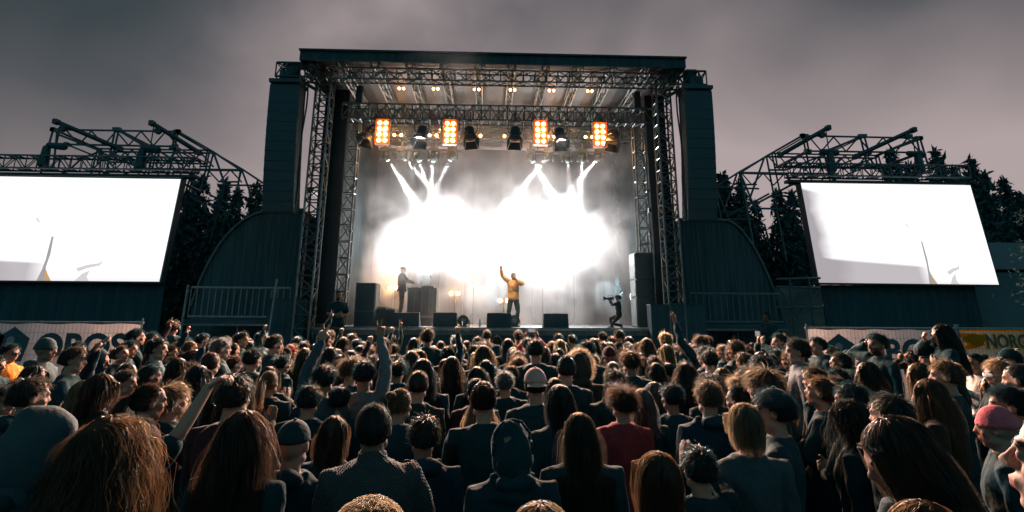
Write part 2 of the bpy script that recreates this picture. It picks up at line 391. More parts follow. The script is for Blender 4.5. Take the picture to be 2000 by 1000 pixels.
def pair(px, py, Y, lab, s=1.0, dist=0.2, energy=40, stand=False):
    c = at(px, py, Y); t = empty('twin_lamp', c, label=lab, cat='stage light', group='small twin orange lamps')
    P('bracket', Geo().box(c + Vector((0, 0.09, 0)), (0.36 * s, 0.06, 0.05 * s)), BLACK, t)
    for s_ in (-1, 1): P('lamp', Geo().cyl(c + Vector((s_ * dist / 2, 0, 0)), 0.065 * s, 0.05, 14, 'Y', r2=0.05 * s), ORB, t)
    if stand:
        P('stand', Geo().rod((c.x, Y + 0.08, ZD + 0.02), (c.x, Y + 0.08, c.z - 0.08), 0.02).rod((c.x - 0.3, Y + 0.08, ZD + 0.02), (c.x, Y + 0.08, ZD + 0.4), 0.015).rod((c.x + 0.3, Y + 0.08, ZD + 0.02), (c.x, Y + 0.08, ZD + 0.4), 0.015), BLACK, t)
    if energy:
        l = bpy.data.lights.new('lamp_glow', 'POINT'); l.energy = energy; l.color = (1, 0.45, 0.16); l.shadow_soft_size = 0.12
        o = bpy.data.objects.new('lamp_glow', l); COL.objects.link(o); o.location = c + Vector((0, -0.3, 0)); o.parent = t; o.matrix_parent_inverse = Matrix.Translation(t.location).inverted()
    return t
for i, (px, w_) in enumerate(((777, 'beside the first blinder'), (846, 'between the first two blinders'), (932, 'just past the second blinder'), (992, 'behind the middle barn-door light'), (1076, 'beside the third blinder'), (1150, 'beside the fourth blinder'))):
    pair(px, 264 + i * 0.8, 19.2, 'small twin orange lamp on the rear truss, %s' % w_, 0.8, 0.24, 60 if i in (0, 4) else 30)
for i, (px, dx) in enumerate(((784, 0), (851, 0), (931, 0), (1001, 0), (1077, 0), (1152, 0))):
    t = pair(px, 173 + i * 1.0, 16.9, 'small twin orange glow high under the roof, %s of six' % ['leftmost', 'second', 'third', 'fourth', 'fifth', 'rightmost'][i], 0.62, 0.14, 2)  # upper row of orange glows under the roof, built as lamps
# fresnel lights with barn doors
for i, (px, py, rot) in enumerate(((722, 262, 0.35), (823, 264, 0.1), (918, 265, -0.15), (1006, 266, 0.05), (1094, 268, -0.05), (1197, 270, 0.2))):
    Y = 16.35; c = at(px, py, Y)
    t = empty('barn_door_light', c, label='black round spotlight with flared barn doors, %s hanging from the lighting truss' % ['first', 'second', 'third', 'fourth', 'fifth', 'sixth'][i], cat='stage light', group='barn door spotlights')
    tilt = Matrix.Rotation(R(-28), 3, 'X') @ Matrix.Rotation(rot, 3, 'Y')
    ax = tilt @ Vector((0, 0, 1))
    def T(v): return c + tilt @ Vector(v)
    gb = Geo(); gb.cyl(T((0, 0, 0.1)), 0.15, 0.34, 18, ax, r2=0.16)
    gb.cyl(T((0, 0, 0.30)), 0.15, 0.06, 18, ax, r2=0.1)
    P('lamp_body', gb, BLACK, t)
    P('cooling_fin', Geo().cyl(T((0, 0, 0.06)), 0.165, 0.02, 18, ax).cyl(T((0, 0, 0.14)), 0.168, 0.02, 18, ax), BLACK, t)
    P('amber_ring', Geo().cyl(T((0, 0, -0.09)), 0.13, 0.035, 18, ax), ORHOUSE, t)
    gd = Geo()
    for k in range(4):
        rm = Matrix.Rotation(k * math.pi / 2, 3, 'Z')
        pts = [rm @ Vector(v) for v in ((-0.14, 0.14, -0.12), (0.14, 0.14, -0.12), (0.2, 0.22, -0.36), (-0.2, 0.22, -0.36))]
        off = rm @ Vector((0, 0.012, 0))
        gd.hexa([T(p) for p in pts] + [T(p + off) for p in pts])
    P('barn_door', gd, BLACK, t)
    P('yoke', Geo().tube([T((-0.17, 0, 0.08)), c + Vector((-0.22, 0, 0.2)), c + Vector((-0.2, 0, 0.44)), c + Vector((0, 0, 0.47)), c + Vector((0.2, 0, 0.44)), c + Vector((0.22, 0, 0.2)), T((0.17, 0, 0.08))], 0.014, n=6), BLACK, t)
    P('hook', Geo().rod(c + Vector((0, 0, 0.47)), c + Vector((0, 0.1, 0.78)), 0.018), BLACK, t)
    P('cable', Geo().tube([T((0.1, 0, 0.25)), c + Vector((0.25, 0, 0.0)), c + Vector((0.3, 0.05, 0.35)), c + Vector((0.22, 0.1, 0.75))], 0.009, n=5), BLACK, t)
    if i in (2, 3): spot('key_beam', c + Vector((0, 0.05, -0.42)), (at(1000, 580, 17.9).x, 17.9, ZD + 1.1), 900, (1.0, 0.80, 0.55), 32, 0.6, 0.1, t)
    if i in (1, 4):
        spot('added_rim_beam', c + Vector((0, -0.35, -0.15)), (c.x * 1.3 + 0.6 * (i - 2.5), 4.5, 1.4), 5000, (1.0, 0.93, 0.92), 100, 0.7, 0.12, t)  # white spot added off the lamp for rims on the crowd
# moving heads: five and five
def moving_head(px, py, Y, lens_px, tgt_px, lab, energy, ang=11):
    c = at(px, py, Y); lp = at(*lens_px, Y - 0.15); tg = at(*tgt_px, Y + 0.6)
    ax = (tg - lp).normalized()
    t = empty('moving_head_light', c, label=lab, cat='stage light', group='moving head lights')
    P('head_base', Geo().box(c + Vector((0, 0, 0.2)), (0.3, 0.26, 0.14)).rod(c + Vector((0, 0, 0.26)), c + Vector((0, 0, 0.5)), 0.03), BLACK, t)
    for s_ in (-1, 1): P('yoke_arm', Geo().box(c + Vector((s_ * 0.17, 0, 0.0)), (0.05, 0.12, 0.32)), BLACK, t)
    P('lamp_head', Geo().ell(c, (0.13, 0.13, 0.16), 10).cyl(c + ax * 0.1, 0.1, 0.2, 16, ax, r2=0.09), BLACK, t, True)
    P('lens', Geo().cyl(c + ax * 0.215, 0.075, 0.02, 16, ax), WHB, t)
    spot('beam', c + ax * 0.24, c + ax * 5, energy, (1, 0.98, 0.96), ang, 0.25, 0.05, t)
ML = [((752, 303), (753, 320), (800, 392)), ((785, 303), (788, 318), (818, 352)), ((815, 304), (818, 320), (836, 370)), ((847, 304), (846, 320), (842, 372)), ((884, 303), (884, 322), (858, 372)),
      ((1036, 306), (1039, 324), (1078, 392)), ((1070, 306), (1069, 322), (1050, 345)), ((1107, 307), (1107, 322), (1111, 352)), ((1138, 307), (1138, 322), (1136, 350)), ((1170, 306), (1168, 324), (1118, 384))]
ordn = ['first', 'second', 'third', 'fourth', 'fifth']
for i, (c_, l_, t_) in enumerate(ML):
    moving_head(c_[0], c_[1], 19.6, l_, t_, 'moving head light beaming into smoke, %s in the %s cluster of five' % (ordn[i % 5], 'left' if i < 5 else 'right'), 60000 if i in (0, 9, 5) else 36000, 12 if i in (0, 9, 5) else 9)
P('moving_head_bar', Geo().rod(at(735, 296, 19.6), at(900, 296, 19.6), 0.03).rod(at(1025, 299, 19.6), at(1185, 300, 19.6), 0.03).rod(at(760, 290, 19.6), at(760, 255, 19.9), 0.02).rod(at(875, 290, 19.6), at(875, 255, 19.9), 0.02).rod(at(1050, 292, 19.6), at(1050, 258, 19.9), 0.02).rod(at(1160, 292, 19.6), at(1160, 258, 19.9), 0.02), BLACK)
# washes added inside the smoke to whiten it; side lamps at the right
def wash(px, py, Y, tgt, energy, lab, ang=120, col=(1, 0.98, 0.97), emi=True):
    c = at(px, py, Y); d = (Vector(tgt) - c).normalized()
    t = empty('wash_light', c, label=lab, cat='stage light', group='wash lights in the smoke')
    P('housing', Geo().cyl(c - d * 0.14, 0.16, 0.24, 20, d, r2=0.2), BLACK, t)
    P('lens', Geo().cyl(c - d * 0.005, 0.18, 0.02, 20, d), WHB, t)
    P('stand', Geo().rod((c.x, c.y + 0.1, ZD), c - d * 0.15, 0.03), BLACK, t)
    spot('wash_beam', c + d * 0.05, c + d * 5, energy, col, ang, 0.6, 0.2, t)
for px, py, Y, e_, lab in ((800, 470, 21.8, 1900, 'lowest of the washes behind the desk'), (862, 440, 22.4, 2000, 'highest of the washes behind the desk'), (905, 505, 22.3, 200, 'between the desk and the singer'), (1040, 445, 22.4, 1500, 'highest of the washes behind the singer'), (1060, 520, 22.2, 1300, 'low behind the singer'), (1120, 455, 21.9, 2100, 'on the cameraman side of the singer')):
    wash(px, py, Y, (at(px, py, 16).x * .9, 14, 3.0), e_, 'white wash light added inside the smoke, %s' % lab, 160)
wash(1236, 578, 19.0, at(1120, 571, 20.5), 2600, 'white spotlight shooting a flat beam from behind the speaker stack', 14)
wash(1284, 402, 17.9, at(1130, 372, 20.4), 900, 'white spotlight up on the inner mast beside the slanting tube', 30)

# ================================================================ THINGS ON THE STAGE
def wedge(x0, x1, py0, Y, lab, h=None):
    a = at(x0, 640, Y); b = at(x1, 640, Y); zt = at((x0 + x1) / 2, py0, Y).z; w = b.x - a.x; z0 = ZD + 0.002
    t = empty('monitor_wedge', ((a.x + b.x) / 2, Y, z0), label=lab, cat='monitor speaker', group='stage monitors along the front edge')
    cx = (a.x + b.x) / 2; H = zt - z0; g = Geo(); x0_, x1_ = cx - w / 2, cx + w / 2
    g.hexa([(x0_, Y, z0), (x1_, Y, z0), (x1_, Y + 0.55, z0), (x0_, Y + 0.55, z0), (x0_ + 0.01, Y + 0.02, z0 + H), (x1_ - 0.01, Y + 0.02, z0 + H), (x1_ - 0.01, Y + 0.2, z0 + H), (x0_ + 0.01, Y + 0.2, z0 + H)])
    P('cabinet', g, CAB, t)
    gg = Geo(); gg.hexa([(x0_ + 0.04, Y + 0.56, z0 + 0.03), (x1_ - 0.04, Y + 0.56, z0 + 0.03), (x1_ - 0.04, Y + 0.575, z0 + 0.05), (x0_ + 0.04, Y + 0.575, z0 + 0.05), (x0_ + 0.04, Y + 0.21, z0 + H), (x1_ - 0.04, Y + 0.21, z0 + H), (x1_ - 0.04, Y + 0.23, z0 + H + 0.01), (x0_ + 0.04, Y + 0.23, z0 + H + 0.01)])
    P('grille', gg, GRILLE, t)
    P('handle', Geo().box((cx, Y - 0.005, z0 + H * 0.5), (0.2, 0.02, 0.06)), BLACK, t)
    P('top_edge', Geo().box((cx, Y + 0.1, z0 + H + 0.01), (w * 0.97, 0.17, 0.015)), EDGE, t)
wedge(950, 999, 612, 16.35, 'black monitor wedge in front of the singer')
wedge(1062, 1111, 613, 16.4, 'black monitor wedge between the singer and the cameraman')
wedge(845, 892, 611, 16.8, 'black monitor wedge in front of the desk corner')
wedge(767, 818, 611, 16.8, 'black monitor wedge in front of the disc jockey')
def cabinet_stack(pxa, pxb, levels, Y, lab, depth=0.7, name='speaker_stack'):
    a = at(pxa, 640, Y); b = at(pxb, 640, Y); t = empty(name, ((a.x + b.x) / 2, Y, ZD), label=lab, cat='speaker')
    z = ZD + 0.004; w = b.x - a.x
    for py in levels:
        zt = at((pxa + pxb) / 2, py, Y).z
        o = P('speaker_cabinet', Geo().box(((a.x + b.x) / 2, Y + depth / 2, (z + zt) / 2), (w, depth, zt - z - 0.008)), CAB, t)
        P('metal_frame', Geo().box((a.x + 0.015, Y - 0.004, (z + zt) / 2), (0.03, 0.012, zt - z - 0.02)).box((b.x - 0.015, Y - 0.004, (z + zt) / 2), (0.03, 0.012, zt - z - 0.02)).box(((a.x + b.x) / 2, Y - 0.004, zt - 0.02), (w, 0.012, 0.03)), GRILLE, t)
        P('side_grille', Geo().box((a.x - 0.012 if pxa > 1000 else b.x + 0.012, Y + depth / 2, (z + zt) / 2), (0.02, depth * 0.9, (zt - z) * 0.9)), GRILLE, t)
        z = zt
    return t
cabinet_stack(1247, 1283, (580, 546, 493), 16.9, 'tall stack of black side-fill speakers beside the kneeling cameraman')
cabinet_stack(690, 728, (608, 552), 16.9, 'square black side-fill speaker between the folded-arm guard and the monitors')
# riser + desk
Yk = 20.0; a = at(752, 618, Yk); b = at(860, 618, Yk)
t = empty('riser', ((a.x + b.x) / 2, Yk, ZD), label='low black riser under the desk of the disc jockey', cat='riser')
RZ = ZD + 0.3; P('riser_top', Geo().box(((a.x + b.x) / 2, Yk + 0.3, RZ - 0.03), (b.x - a.x, 2.2, 0.056)), DECKM, t)
P('riser_skirt', Geo().box(((a.x + b.x) / 2, Yk + 0.3, ZD + 0.124), (b.x - a.x - 0.06, 2.14, 0.24)), CLOTH, t)
Yk = 19.3; a = at(795, 600, Yk); b = at(852, 600, Yk); zt = at(820, 562, Yk).z
RZ2 = RZ + 0.002
t = empty('dj_desk', ((a.x + b.x) / 2, Yk, RZ2), label='tall black draped desk in front of the disc jockey', cat='desk')
P('desk_top', Geo().box(((a.x + b.x) / 2, Yk + 0.35, zt - 0.03), (b.x - a.x, 0.8, 0.06)), CAB, t)
for k in range(4): P('front_panel', Geo().box((a.x + (b.x - a.x) * (k + 0.5) / 4, Yk + 0.0, (RZ2 + zt) / 2 - 0.03), ((b.x - a.x) / 4 - 0.008, 0.05, zt - RZ2 - 0.07)), CLOTH, t)
for q in (a.x + 0.03, b.x - 0.03): P('side_panel', Geo().box((q, Yk + 0.4, (RZ2 + zt) / 2 - 0.03), (0.05, 0.7, zt - RZ2 - 0.07)), CLOTH, t)
DESK_Z = zt; DESK_X = (a.x, b.x)
def thing(name, lab, cat, loc, grp=None): return empty(name, loc, label=lab, cat=cat, **({'group': grp} if grp else {}))
cx = (a.x + b.x) / 2
t = thing('laptop', 'open laptop standing on the black desk', 'laptop', (a.x + 0.25, 19.6, DESK_Z))
P('keyboard', Geo().box((a.x + 0.22, 19.7, DESK_Z + 0.012), (0.26, 0.34, 0.02)), BLACK, t)
P('laptop_screen', Geo().box((a.x + 0.36, 19.7, DESK_Z + 0.13), (0.015, 0.34, 0.22), Matrix.Rotation(R(15), 3, 'Y')), ALU, t)
t = thing('turntable', 'flat record deck on the black desk', 'turntable', (cx + 0.15, 19.65, DESK_Z))
P('plinth', Geo().box((cx + 0.15, 19.65, DESK_Z + 0.035), (0.4, 0.36, 0.06)), BLACK, t); P('platter', Geo().cyl((cx + 0.13, 19.65, DESK_Z + 0.075), 0.15, 0.02), ALU, t)
P('tonearm', Geo().rod((cx + 0.3, 19.55, DESK_Z + 0.09), (cx + 0.18, 19.72, DESK_Z + 0.09), 0.006), ALU, t)
t = thing('microphone_stand', 'thin upright microphone stand behind the black desk', 'microphone stand', (cx + 0.18, 20.25, RZ))
P('pole', Geo().rod((cx + 0.18, 20.25, RZ), (cx + 0.18, 20.25, DESK_Z + 0.35), 0.012), BLACK, t); P('microphone', Geo().tube([(cx + 0.18, 20.25, DESK_Z + 0.35), (cx + 0.16, 20.2, DESK_Z + 0.45)], [0.012, 0.025]), BLACK, t)
P('foot', Geo().cyl((cx + 0.18, 20.25, RZ + 0.012), 0.14, 0.02), BLACK, t)
for q in ((925, 553, 20.6, 'standing tallest between the desk and the singer'), (888, 573, 20.2, 'nearest the desk corner'), (984, 587, 18.9, 'glowing just behind the singer')):
    pair(q[0], q[1], q[2], 'twin orange lamp on a floor stand, %s' % q[3], 1.0, 0.24, 60, True)
pair(768, 562, 21.3, 'twin orange lamp on a floor stand, hazy beyond the disc jockey', 1.0, 0.24, 120, True)
for px, lab in ((905, 'round black floor light to the desk side of the water bottle'), (1004, 'round black floor light at the feet of the singer')):
    c = at(px, 626, 17.2); t = thing('floor_light', lab, 'stage light', (c.x, 17.2, ZD), 'round floor lights')
    P('drum', Geo().cyl((c.x, 17.2, c.z), 0.16, 0.2, 20, 'Y'), BLACK, t); P('lens', Geo().cyl((c.x, 17.09, c.z), 0.07, 0.02, 16, 'Y'), ALU, t)
    P('bracket', Geo().box((c.x, 17.2, ZD + 0.02), (0.3, 0.2, 0.03)).box((c.x - 0.17, 17.2, c.z - 0.08), (0.02, 0.06, 0.2)).box((c.x + 0.17, 17.2, c.z - 0.08), (0.02, 0.06, 0.2)), BLACK, t)
c = at(937, 636, 16.9); t = thing('water_bottle', 'clear plastic water bottle standing on the stage edge', 'bottle', (c.x, 16.9, ZD))
P('bottle_body', Geo().tube([(c.x, 16.9, ZD + 0.035), (c.x, 16.9, ZD + 0.15), (c.x, 16.9, ZD + 0.2)], [0.034, 0.034, 0.015]), mat('bottle', (0.6, 0.65, 0.65), 0.15), t, True); P('cap', Geo().cyl((c.x, 16.9, ZD + 0.235), 0.016, 0.025), EDGE, t)
for px, px2, lab in ((727, 752, 'low black flight case beside the side-fill speaker'), (752, 770, 'small black flight case next to the monitor wedge')):
    a = at(px, 640, 17.3); b = at(px2, 640, 17.3); t = thing('flight_case', lab, 'case', ((a.x + b.x) / 2, 17.3, ZD))
    zt = at(px, 600, 17.3).z if px == 727 else at(px, 603, 17.3).z
    P('case_body', Geo().box(((a.x + b.x) / 2, 17.6, (ZD + zt) / 2 + 0.002), (b.x - a.x - 0.02, 0.6, zt - ZD)), CAB, t)
    P('case_edge', Geo().box(((a.x + b.x) / 2, 17.295, zt - 0.02), (b.x - a.x - 0.02, 0.016, 0.03)).box(((a.x + b.x) / 2, 17.6, zt + 0.01), (b.x - a.x - 0.02, 0.6, 0.012)), EDGE, t)
c = at(905, 642, 16.2); o = link('cable', Geo().tube([at(903, 628, 16.5), at(903, 636, 16.13), at(907, 645, 16.12), at(915, 648, 16.12), at(919, 640, 16.12), at(922, 636, 16.35)], 0.012, n=6), EDGE)
tag(o, 'thin pale cable looping over the stage edge', 'cable')

# ================================================================ STAGE WINGS, RAILINGS, SIDE BUILDINGS
PLANK = mat('shell_boards', (0.036, 0.066, 0.071), 0.75, var=0.5, vscale=2.2, bump=0.9, bscale=7, stretch=(7, 1, 0.25))
def shell(pxs, Y, depth, lab, x_in):
    top = [at(px, py, Y) for px, py in pxs]; t = empty('band_shell', (sum(p.x for p in top) / len(top), Y, 0), label=lab, cat='band shell')
    g = Geo(); n_ = len(top); vs = []
    for p in top: vs += [(p.x, Y, p.z), (p.x, Y, 0), (p.x, Y + depth, p.z), (p.x, Y + depth, 0)]
    fs = []
    for i in range(n_ - 1):
        k = 4 * i; fs += [(k, k + 1, k + 5, k + 4), (k + 2, k + 6, k + 7, k + 3), (k, k + 4, k + 6, k + 2)]
    fs += [(0, 2, 3, 1), (4 * n_ - 4, 4 * n_ - 3, 4 * n_ - 1, 4 * n_ - 2)]
    g.add(vs, fs); P('curved_wall', g, PLANK, t)
    g = Geo()
    for i in range(n_ - 1): g.rod(Vector((top[i].x, Y - 0.03, top[i].z + 0.02)), Vector((top[i + 1].x, Y - 0.03, top[i + 1].z + 0.02)), 0.05)
    P('edge_trim', g, STEEL, t)
    g = Geo(); k = 0
    x0, x1 = top[0].x, top[-1].x; xx = min(x0, x1) + 0.3
    while xx < max(x0, x1) - 0.1:
        for i in range(n_ - 1):
            a, b = sorted((top[i].x, top[i + 1].x))
            if a <= xx <= b:
                f = (xx - top[i].x) / (top[i + 1].x - top[i].x + 1e-9); z = top[i].z + f * (top[i + 1].z - top[i].z)
                g.box((xx, Y - 0.015, z / 2), (0.035, 0.03, z - 0.06)); break
        xx += 0.42
    return t
def arc(p0, p1, p2, n_=14):
    out = []
    for i in range(n_ + 1):
        u = i / n_; out.append(tuple((1 - u) ** 2 * a + 2 * u * (1 - u) * b + u * u * c for a, b, c in zip(p0, p1, p2)))
    return out
shell(arc((374, 600), (430, 425), (525, 413)) + [(592, 411)], 18.2, 4.5, 'curved dark band shell wall behind the pale slatted railing', 0)
shell([(1325, 430), (1400, 431)] + arc((1420, 432), (1475, 450), (1535, 640)), 18.2, 4.5, 'curved dark band shell wall behind the dark faint railing', 0)
def railing(px0, px1, pyt, pyb, Y, nb, m_, lab, lean=0):
    a = at(px0, pyb, Y); b = at(px1, pyb, Y); zt = at((px0 + px1) / 2, pyt, Y).z; zb = a.z
    t = empty('railing', ((a.x + b.x) / 2, Y, 0), label=lab, cat='railing', group='slatted railings beside the stage')
    P('top_rail', Geo().rod((a.x, Y, zt), (b.x, Y, zt), 0.035), m_, t); P('bottom_rail', Geo().rod((a.x, Y, zb + 0.05), (b.x, Y, zb + 0.05), 0.035), m_, t)
    for i in range(nb + 1):
        x = a.x + (b.x - a.x) * i / nb; P('baluster', Geo().rod((x, Y - 0.002, zb + 0.05), (x, Y - 0.002, zt), 0.016), m_, t)
    P('platform', Geo().box(((a.x + b.x) / 2, Y + 0.6, zb - 0.1), (abs(b.x - a.x) + 0.1, 1.6, 0.16)), BLACK, t)
    P('platform_edge', Geo().box(((a.x + b.x) / 2, Y - 0.24, zb - 0.16), (abs(b.x - a.x), 0.05, 0.05)), ALU, t)
    for x in (a.x + 0.02, (a.x + b.x) / 2, b.x - 0.02): P('support_post', Geo().rod((x, Y + 0.1, 0), (x, Y + 0.1, zb - 0.16), 0.04), m_, t)
    return t
RAILM = mat('rail_galvanised', (0.2, 0.22, 0.22), 0.4, metal=0.3, var=0.3, vscale=12)
RAILD = mat('rail_dark', (0.075, 0.12, 0.125), 0.5, metal=0.2, var=0.3, vscale=12)
railing(366, 562, 562, 622, 16.6, 16, RAILM, 'pale slatted railing beside the stage on the side of the folded-arm guard')
railing(1352, 1530, 574, 632, 16.6, 15, RAILD, 'dark slatted railing beside the stage next to the guard with headphones')
a = at(538, 590, 15.9)
tag(link('pole', Geo().rod((at(520, 640, 15.6).x, 15.6, 0), at(541, 545, 15.6), 0.03), RAILM), 'thin pale pole leaning against the slatted railing', 'pole')
a = at(350, 640, 16.3)
tag(link('pole', Geo().rod((at(352, 640, 16.2).x, 16.2, 0), at(368, 556, 16.2), 0.035), RAILM), 'pale upright pole at the free end of the slatted railing', 'pole')
# black equipment cases under the towers
t = thing('equipment_case', 'square black case between the railing and the lattice tower', 'case', (at(560, 640, 16.0).x, 16.1, 0))
P('case_body', Geo().box((at(560, 640, 16.1).x, 16.25, at(560, 586, 16.1).z / 2), (1.0, 0.7, at(560, 586, 16.1).z)), CLOTH, t); P('case_lid', Geo().box((at(560, 640, 16.1).x, 16.25, at(560, 586, 16.1).z + 0.015), (1.03, 0.73, 0.03)), CAB, t)
t = thing('equipment_case', 'black case block between the speaker stack and the dark railing', 'case', (at(1325, 640, 16.0).x, 16.0, 0))
P('case_body', Geo().box((at(1322, 640, 16.0).x, 15.98, at(1330, 597, 16.0).z / 2), (1.5, 0.4, at(1330, 597, 16.0).z)), CLOTH, t); P('case_lid', Geo().box((at(1322, 640, 16.0).x, 15.98, at(1330, 597, 16.0).z + 0.015), (1.53, 0.43, 0.03)), CAB, t)

# ================================================================ VIDEO SCREENS
def screen_mat(name, off):
    M = bpy.data.materials.new(name); M.use_nodes = True; nt = M.node_tree; nt.nodes.clear(); N = nt.nodes.new; L = nt.links.new
    o = N('ShaderNodeOutputMaterial'); e_ = N('ShaderNodeEmission'); L(e_.outputs[0], o.inputs[0])
    uv = N('ShaderNodeUVMap'); sp = N('ShaderNodeSeparateXYZ'); L(uv.outputs[0], sp.inputs[0])
    def mm(op, a, b=None, cl=False):
        n_ = N('ShaderNodeMath'); n_.operation = op; n_.use_clamp = cl
        for i, v in enumerate((a, b)):
            if v is None: continue
            if isinstance(v, (int, float)): n_.inputs[i].default_value = v
            else: L(v, n_.inputs[i])
        return n_.outputs[0]
    u, v = sp.outputs[0], sp.outputs[1]
    nz = N('ShaderNodeTexNoise'); nz.inputs['Scale'].default_value = 3.0; nz.inputs['Detail'].default_value = 3; L(uv.outputs[0], nz.inputs['Vector'])
    nn = mm('MULTIPLY', mm('SUBTRACT', nz.outputs['Fac'], 0.5), 0.12)
    # picture on the wall: grey side curtain, grey floor, white smoke
    side = mm('MULTIPLY', mm('SUBTRACT', mm('ADD', mm('MULTIPLY', v, -0.02), 0.105 + off), mm('SUBTRACT', u, nn)), 14, True)
    side2 = mm('MULTIPLY', mm('SUBTRACT', 0.24 + off, mm('SUBTRACT', u, mm('MULTIPLY', nn, 2.0))), 3.4, True)
    topband = mm('MULTIPLY', mm('SUBTRACT', mm('ADD', v, mm('MULTIPLY', u, 0.35)), 0.95), -30, True)
    fl = mm('MULTIPLY', mm('SUBTRACT', mm('SUBTRACT', 0.255, mm('MULTIPLY', u, 0.12)), v), 40, True)
    flr = mm('MULTIPLY', mm('SUBTRACT', 0.64, u), 14, True)
    far = mm('MULTIPLY', mm('SUBTRACT', 0.12, v), 9, True)
    dark = mm('ADD', mm('MULTIPLY', mm('MULTIPLY', side, topband), 0.52), mm('MULTIPLY', mm('MULTIPLY', side2, topband), 0.34))
    dark = mm('ADD', dark, mm('MULTIPLY', mm('MULTIPLY', fl, flr), 0.62))
    dark = mm('ADD', dark, mm('MULTIPLY', mm('MULTIPLY', far, mm('SUBTRACT', 1.0, flr)), 0.2))
    dark = mm('MINIMUM', dark, 0.74)
    val = mm('SUBTRACT', 1.16, dark)
    # led pixel rows
    w = N('ShaderNodeTexWave'); w.bands_direction = 'Y'; w.inputs['Scale'].default_value = 40; L(uv.outputs[0], w.inputs['Vector'])
    val = mm('MULTIPLY', val, mm('ADD', mm('MULTIPLY', w.outputs['Fac'], 0.03), 0.985))
    cmb_ = N('ShaderNodeCombineXYZ'); L(val, cmb_.inputs[0]); L(mm('MULTIPLY', val, mm('SUBTRACT', 1.0, mm('MULTIPLY', dark, 0.1))), cmb_.inputs[1]); L(mm('MULTIPLY', val, 0.985), cmb_.inputs[2])
    L(cmb_.outputs[0], e_.inputs['Color']); e_.inputs['Strength'].default_value = 1.0
    return M
IMGD = mat('screen_picture_grey', (0, 0, 0), 1, emit=(0.42, 0.40, 0.41), estr=0.9)
IMGL = mat('screen_picture_pale', (0, 0, 0), 1, emit=(0.74, 0.7, 0.7), estr=0.95)
IMGO = mat('screen_picture_orange', (0, 0, 0), 1, emit=(0.75, 0.42, 0.12), estr=0.9)
def video(tl, tr, br, bl, Yt, Yb_, lab, u0, skirt_py, skx, off=0.0):
    A, B, C, D = at(*tl, Yt), at(*tr, Yt), at(*br, Yb_), at(*bl, Yb_)
    t = empty('video_screen', ((C.x + D.x) / 2, Yb_, 0), label=lab, cat='video screen', group='big video screens')
    me = Geo().add([D, C, B, A], [(0, 1, 2, 3)]).mesh('screen'); uvl = me.uv_layers.new(name='UVMap')
    for k, uv in enumerate(((u0, 0), (1, 0), (1, 1), (u0, 1))): uvl.data[k].uv = uv
    o = link('screen', me, screen_mat('screen_picture' + lab[:4], off)); o.parent = t; o.matrix_parent_inverse = Matrix.Translation(t.location).inverted()
    nrm = (B - A).cross(D - A).normalized(); nrm = nrm if nrm.y < 0 else -nrm
    def S(u, v, lift=0.012):
        f = (u - u0) / (1 - u0); p = A.lerp(B, f).lerp(D.lerp(C, f), 1 - v); return p + nrm * lift
    def poly(pts, m_, name):
        vs = [S(*p) for p in pts] + [S(*p, lift=0.004) for p in pts]; k = len(pts)
        P(name, Geo().add(vs, [tuple(range(k))] + [(i, (i + 1) % k, k + (i + 1) % k, k + i) for i in range(k)]), m_, t)
    poly([(.655, 0), (.635, .05), (.628, .13), (.632, .25), (.628, .42), (.622, .42), (.622, .2), (.618, .1), (.61, 0)], IMGD, 'picture_arm')
    poly([(.655, 0), (.63, .0), (.632, .1), (.64, .06)], IMGO, 'picture_sleeve')
    poly([(.735, .09), (.76, .12), (.80, .15), (.805, .2), (.795, .17), (.76, .155), (.725, .12)], IMGL, 'picture_hand')
    poly([(.73, 0), (.75, .07), (.77, .1), (.765, .04), (.775, 0)], IMGL, 'picture_shoulder')
    poly([(.56, .6), (.572, .56), (.568, .555), (.556, .59)], IMGL, 'picture_speck')
    # frame and body behind
    th = Vector((0, 0.25, 0)); e1 = (B - A).normalized(); e2 = (A - D).normalized(); m_ = 0.05
    q = [D - e1 * m_ - e2 * m_, C + e1 * m_ - e2 * m_, B + e1 * m_ + e2 * m_, A - e1 * m_ + e2 * m_]
    q0 = [p + Vector((0, 0.015, 0)) for p in q]; q1 = [p + th for p in q]
    P('screen_body', Geo().hexa([q0[0], q0[1], q1[1], q1[0], q0[3], q0[2], q1[2], q1[3]]), BLACK, t)
    # dark skirt below
    s0 = at(skx[0], 600, Yb_ + 0.3); s1 = at(skx[1], 600, Yb_ + 0.3)
    drape('skirt', (s0.x, Yb_ + 0.3, 0), (s1.x, Yb_ + 0.3, 0), 0.05, C.z - 0.03, CLOTH, t, amp=0.04)
    return t
video((-240, 341), (353, 350), (311, 550), (-310, 545), 17.7, 18.0, 'huge white video screen over the raised fists, cut by the picture edge', 0.0, 625, (-310, 316), 0.27)
video((1564, 356), (1895, 362), (1951, 556), (1600, 552), 17.7, 18.0, 'huge white video screen beside the marquee on the side of the yellow banner', 0.0, 640, (1609, 1912))

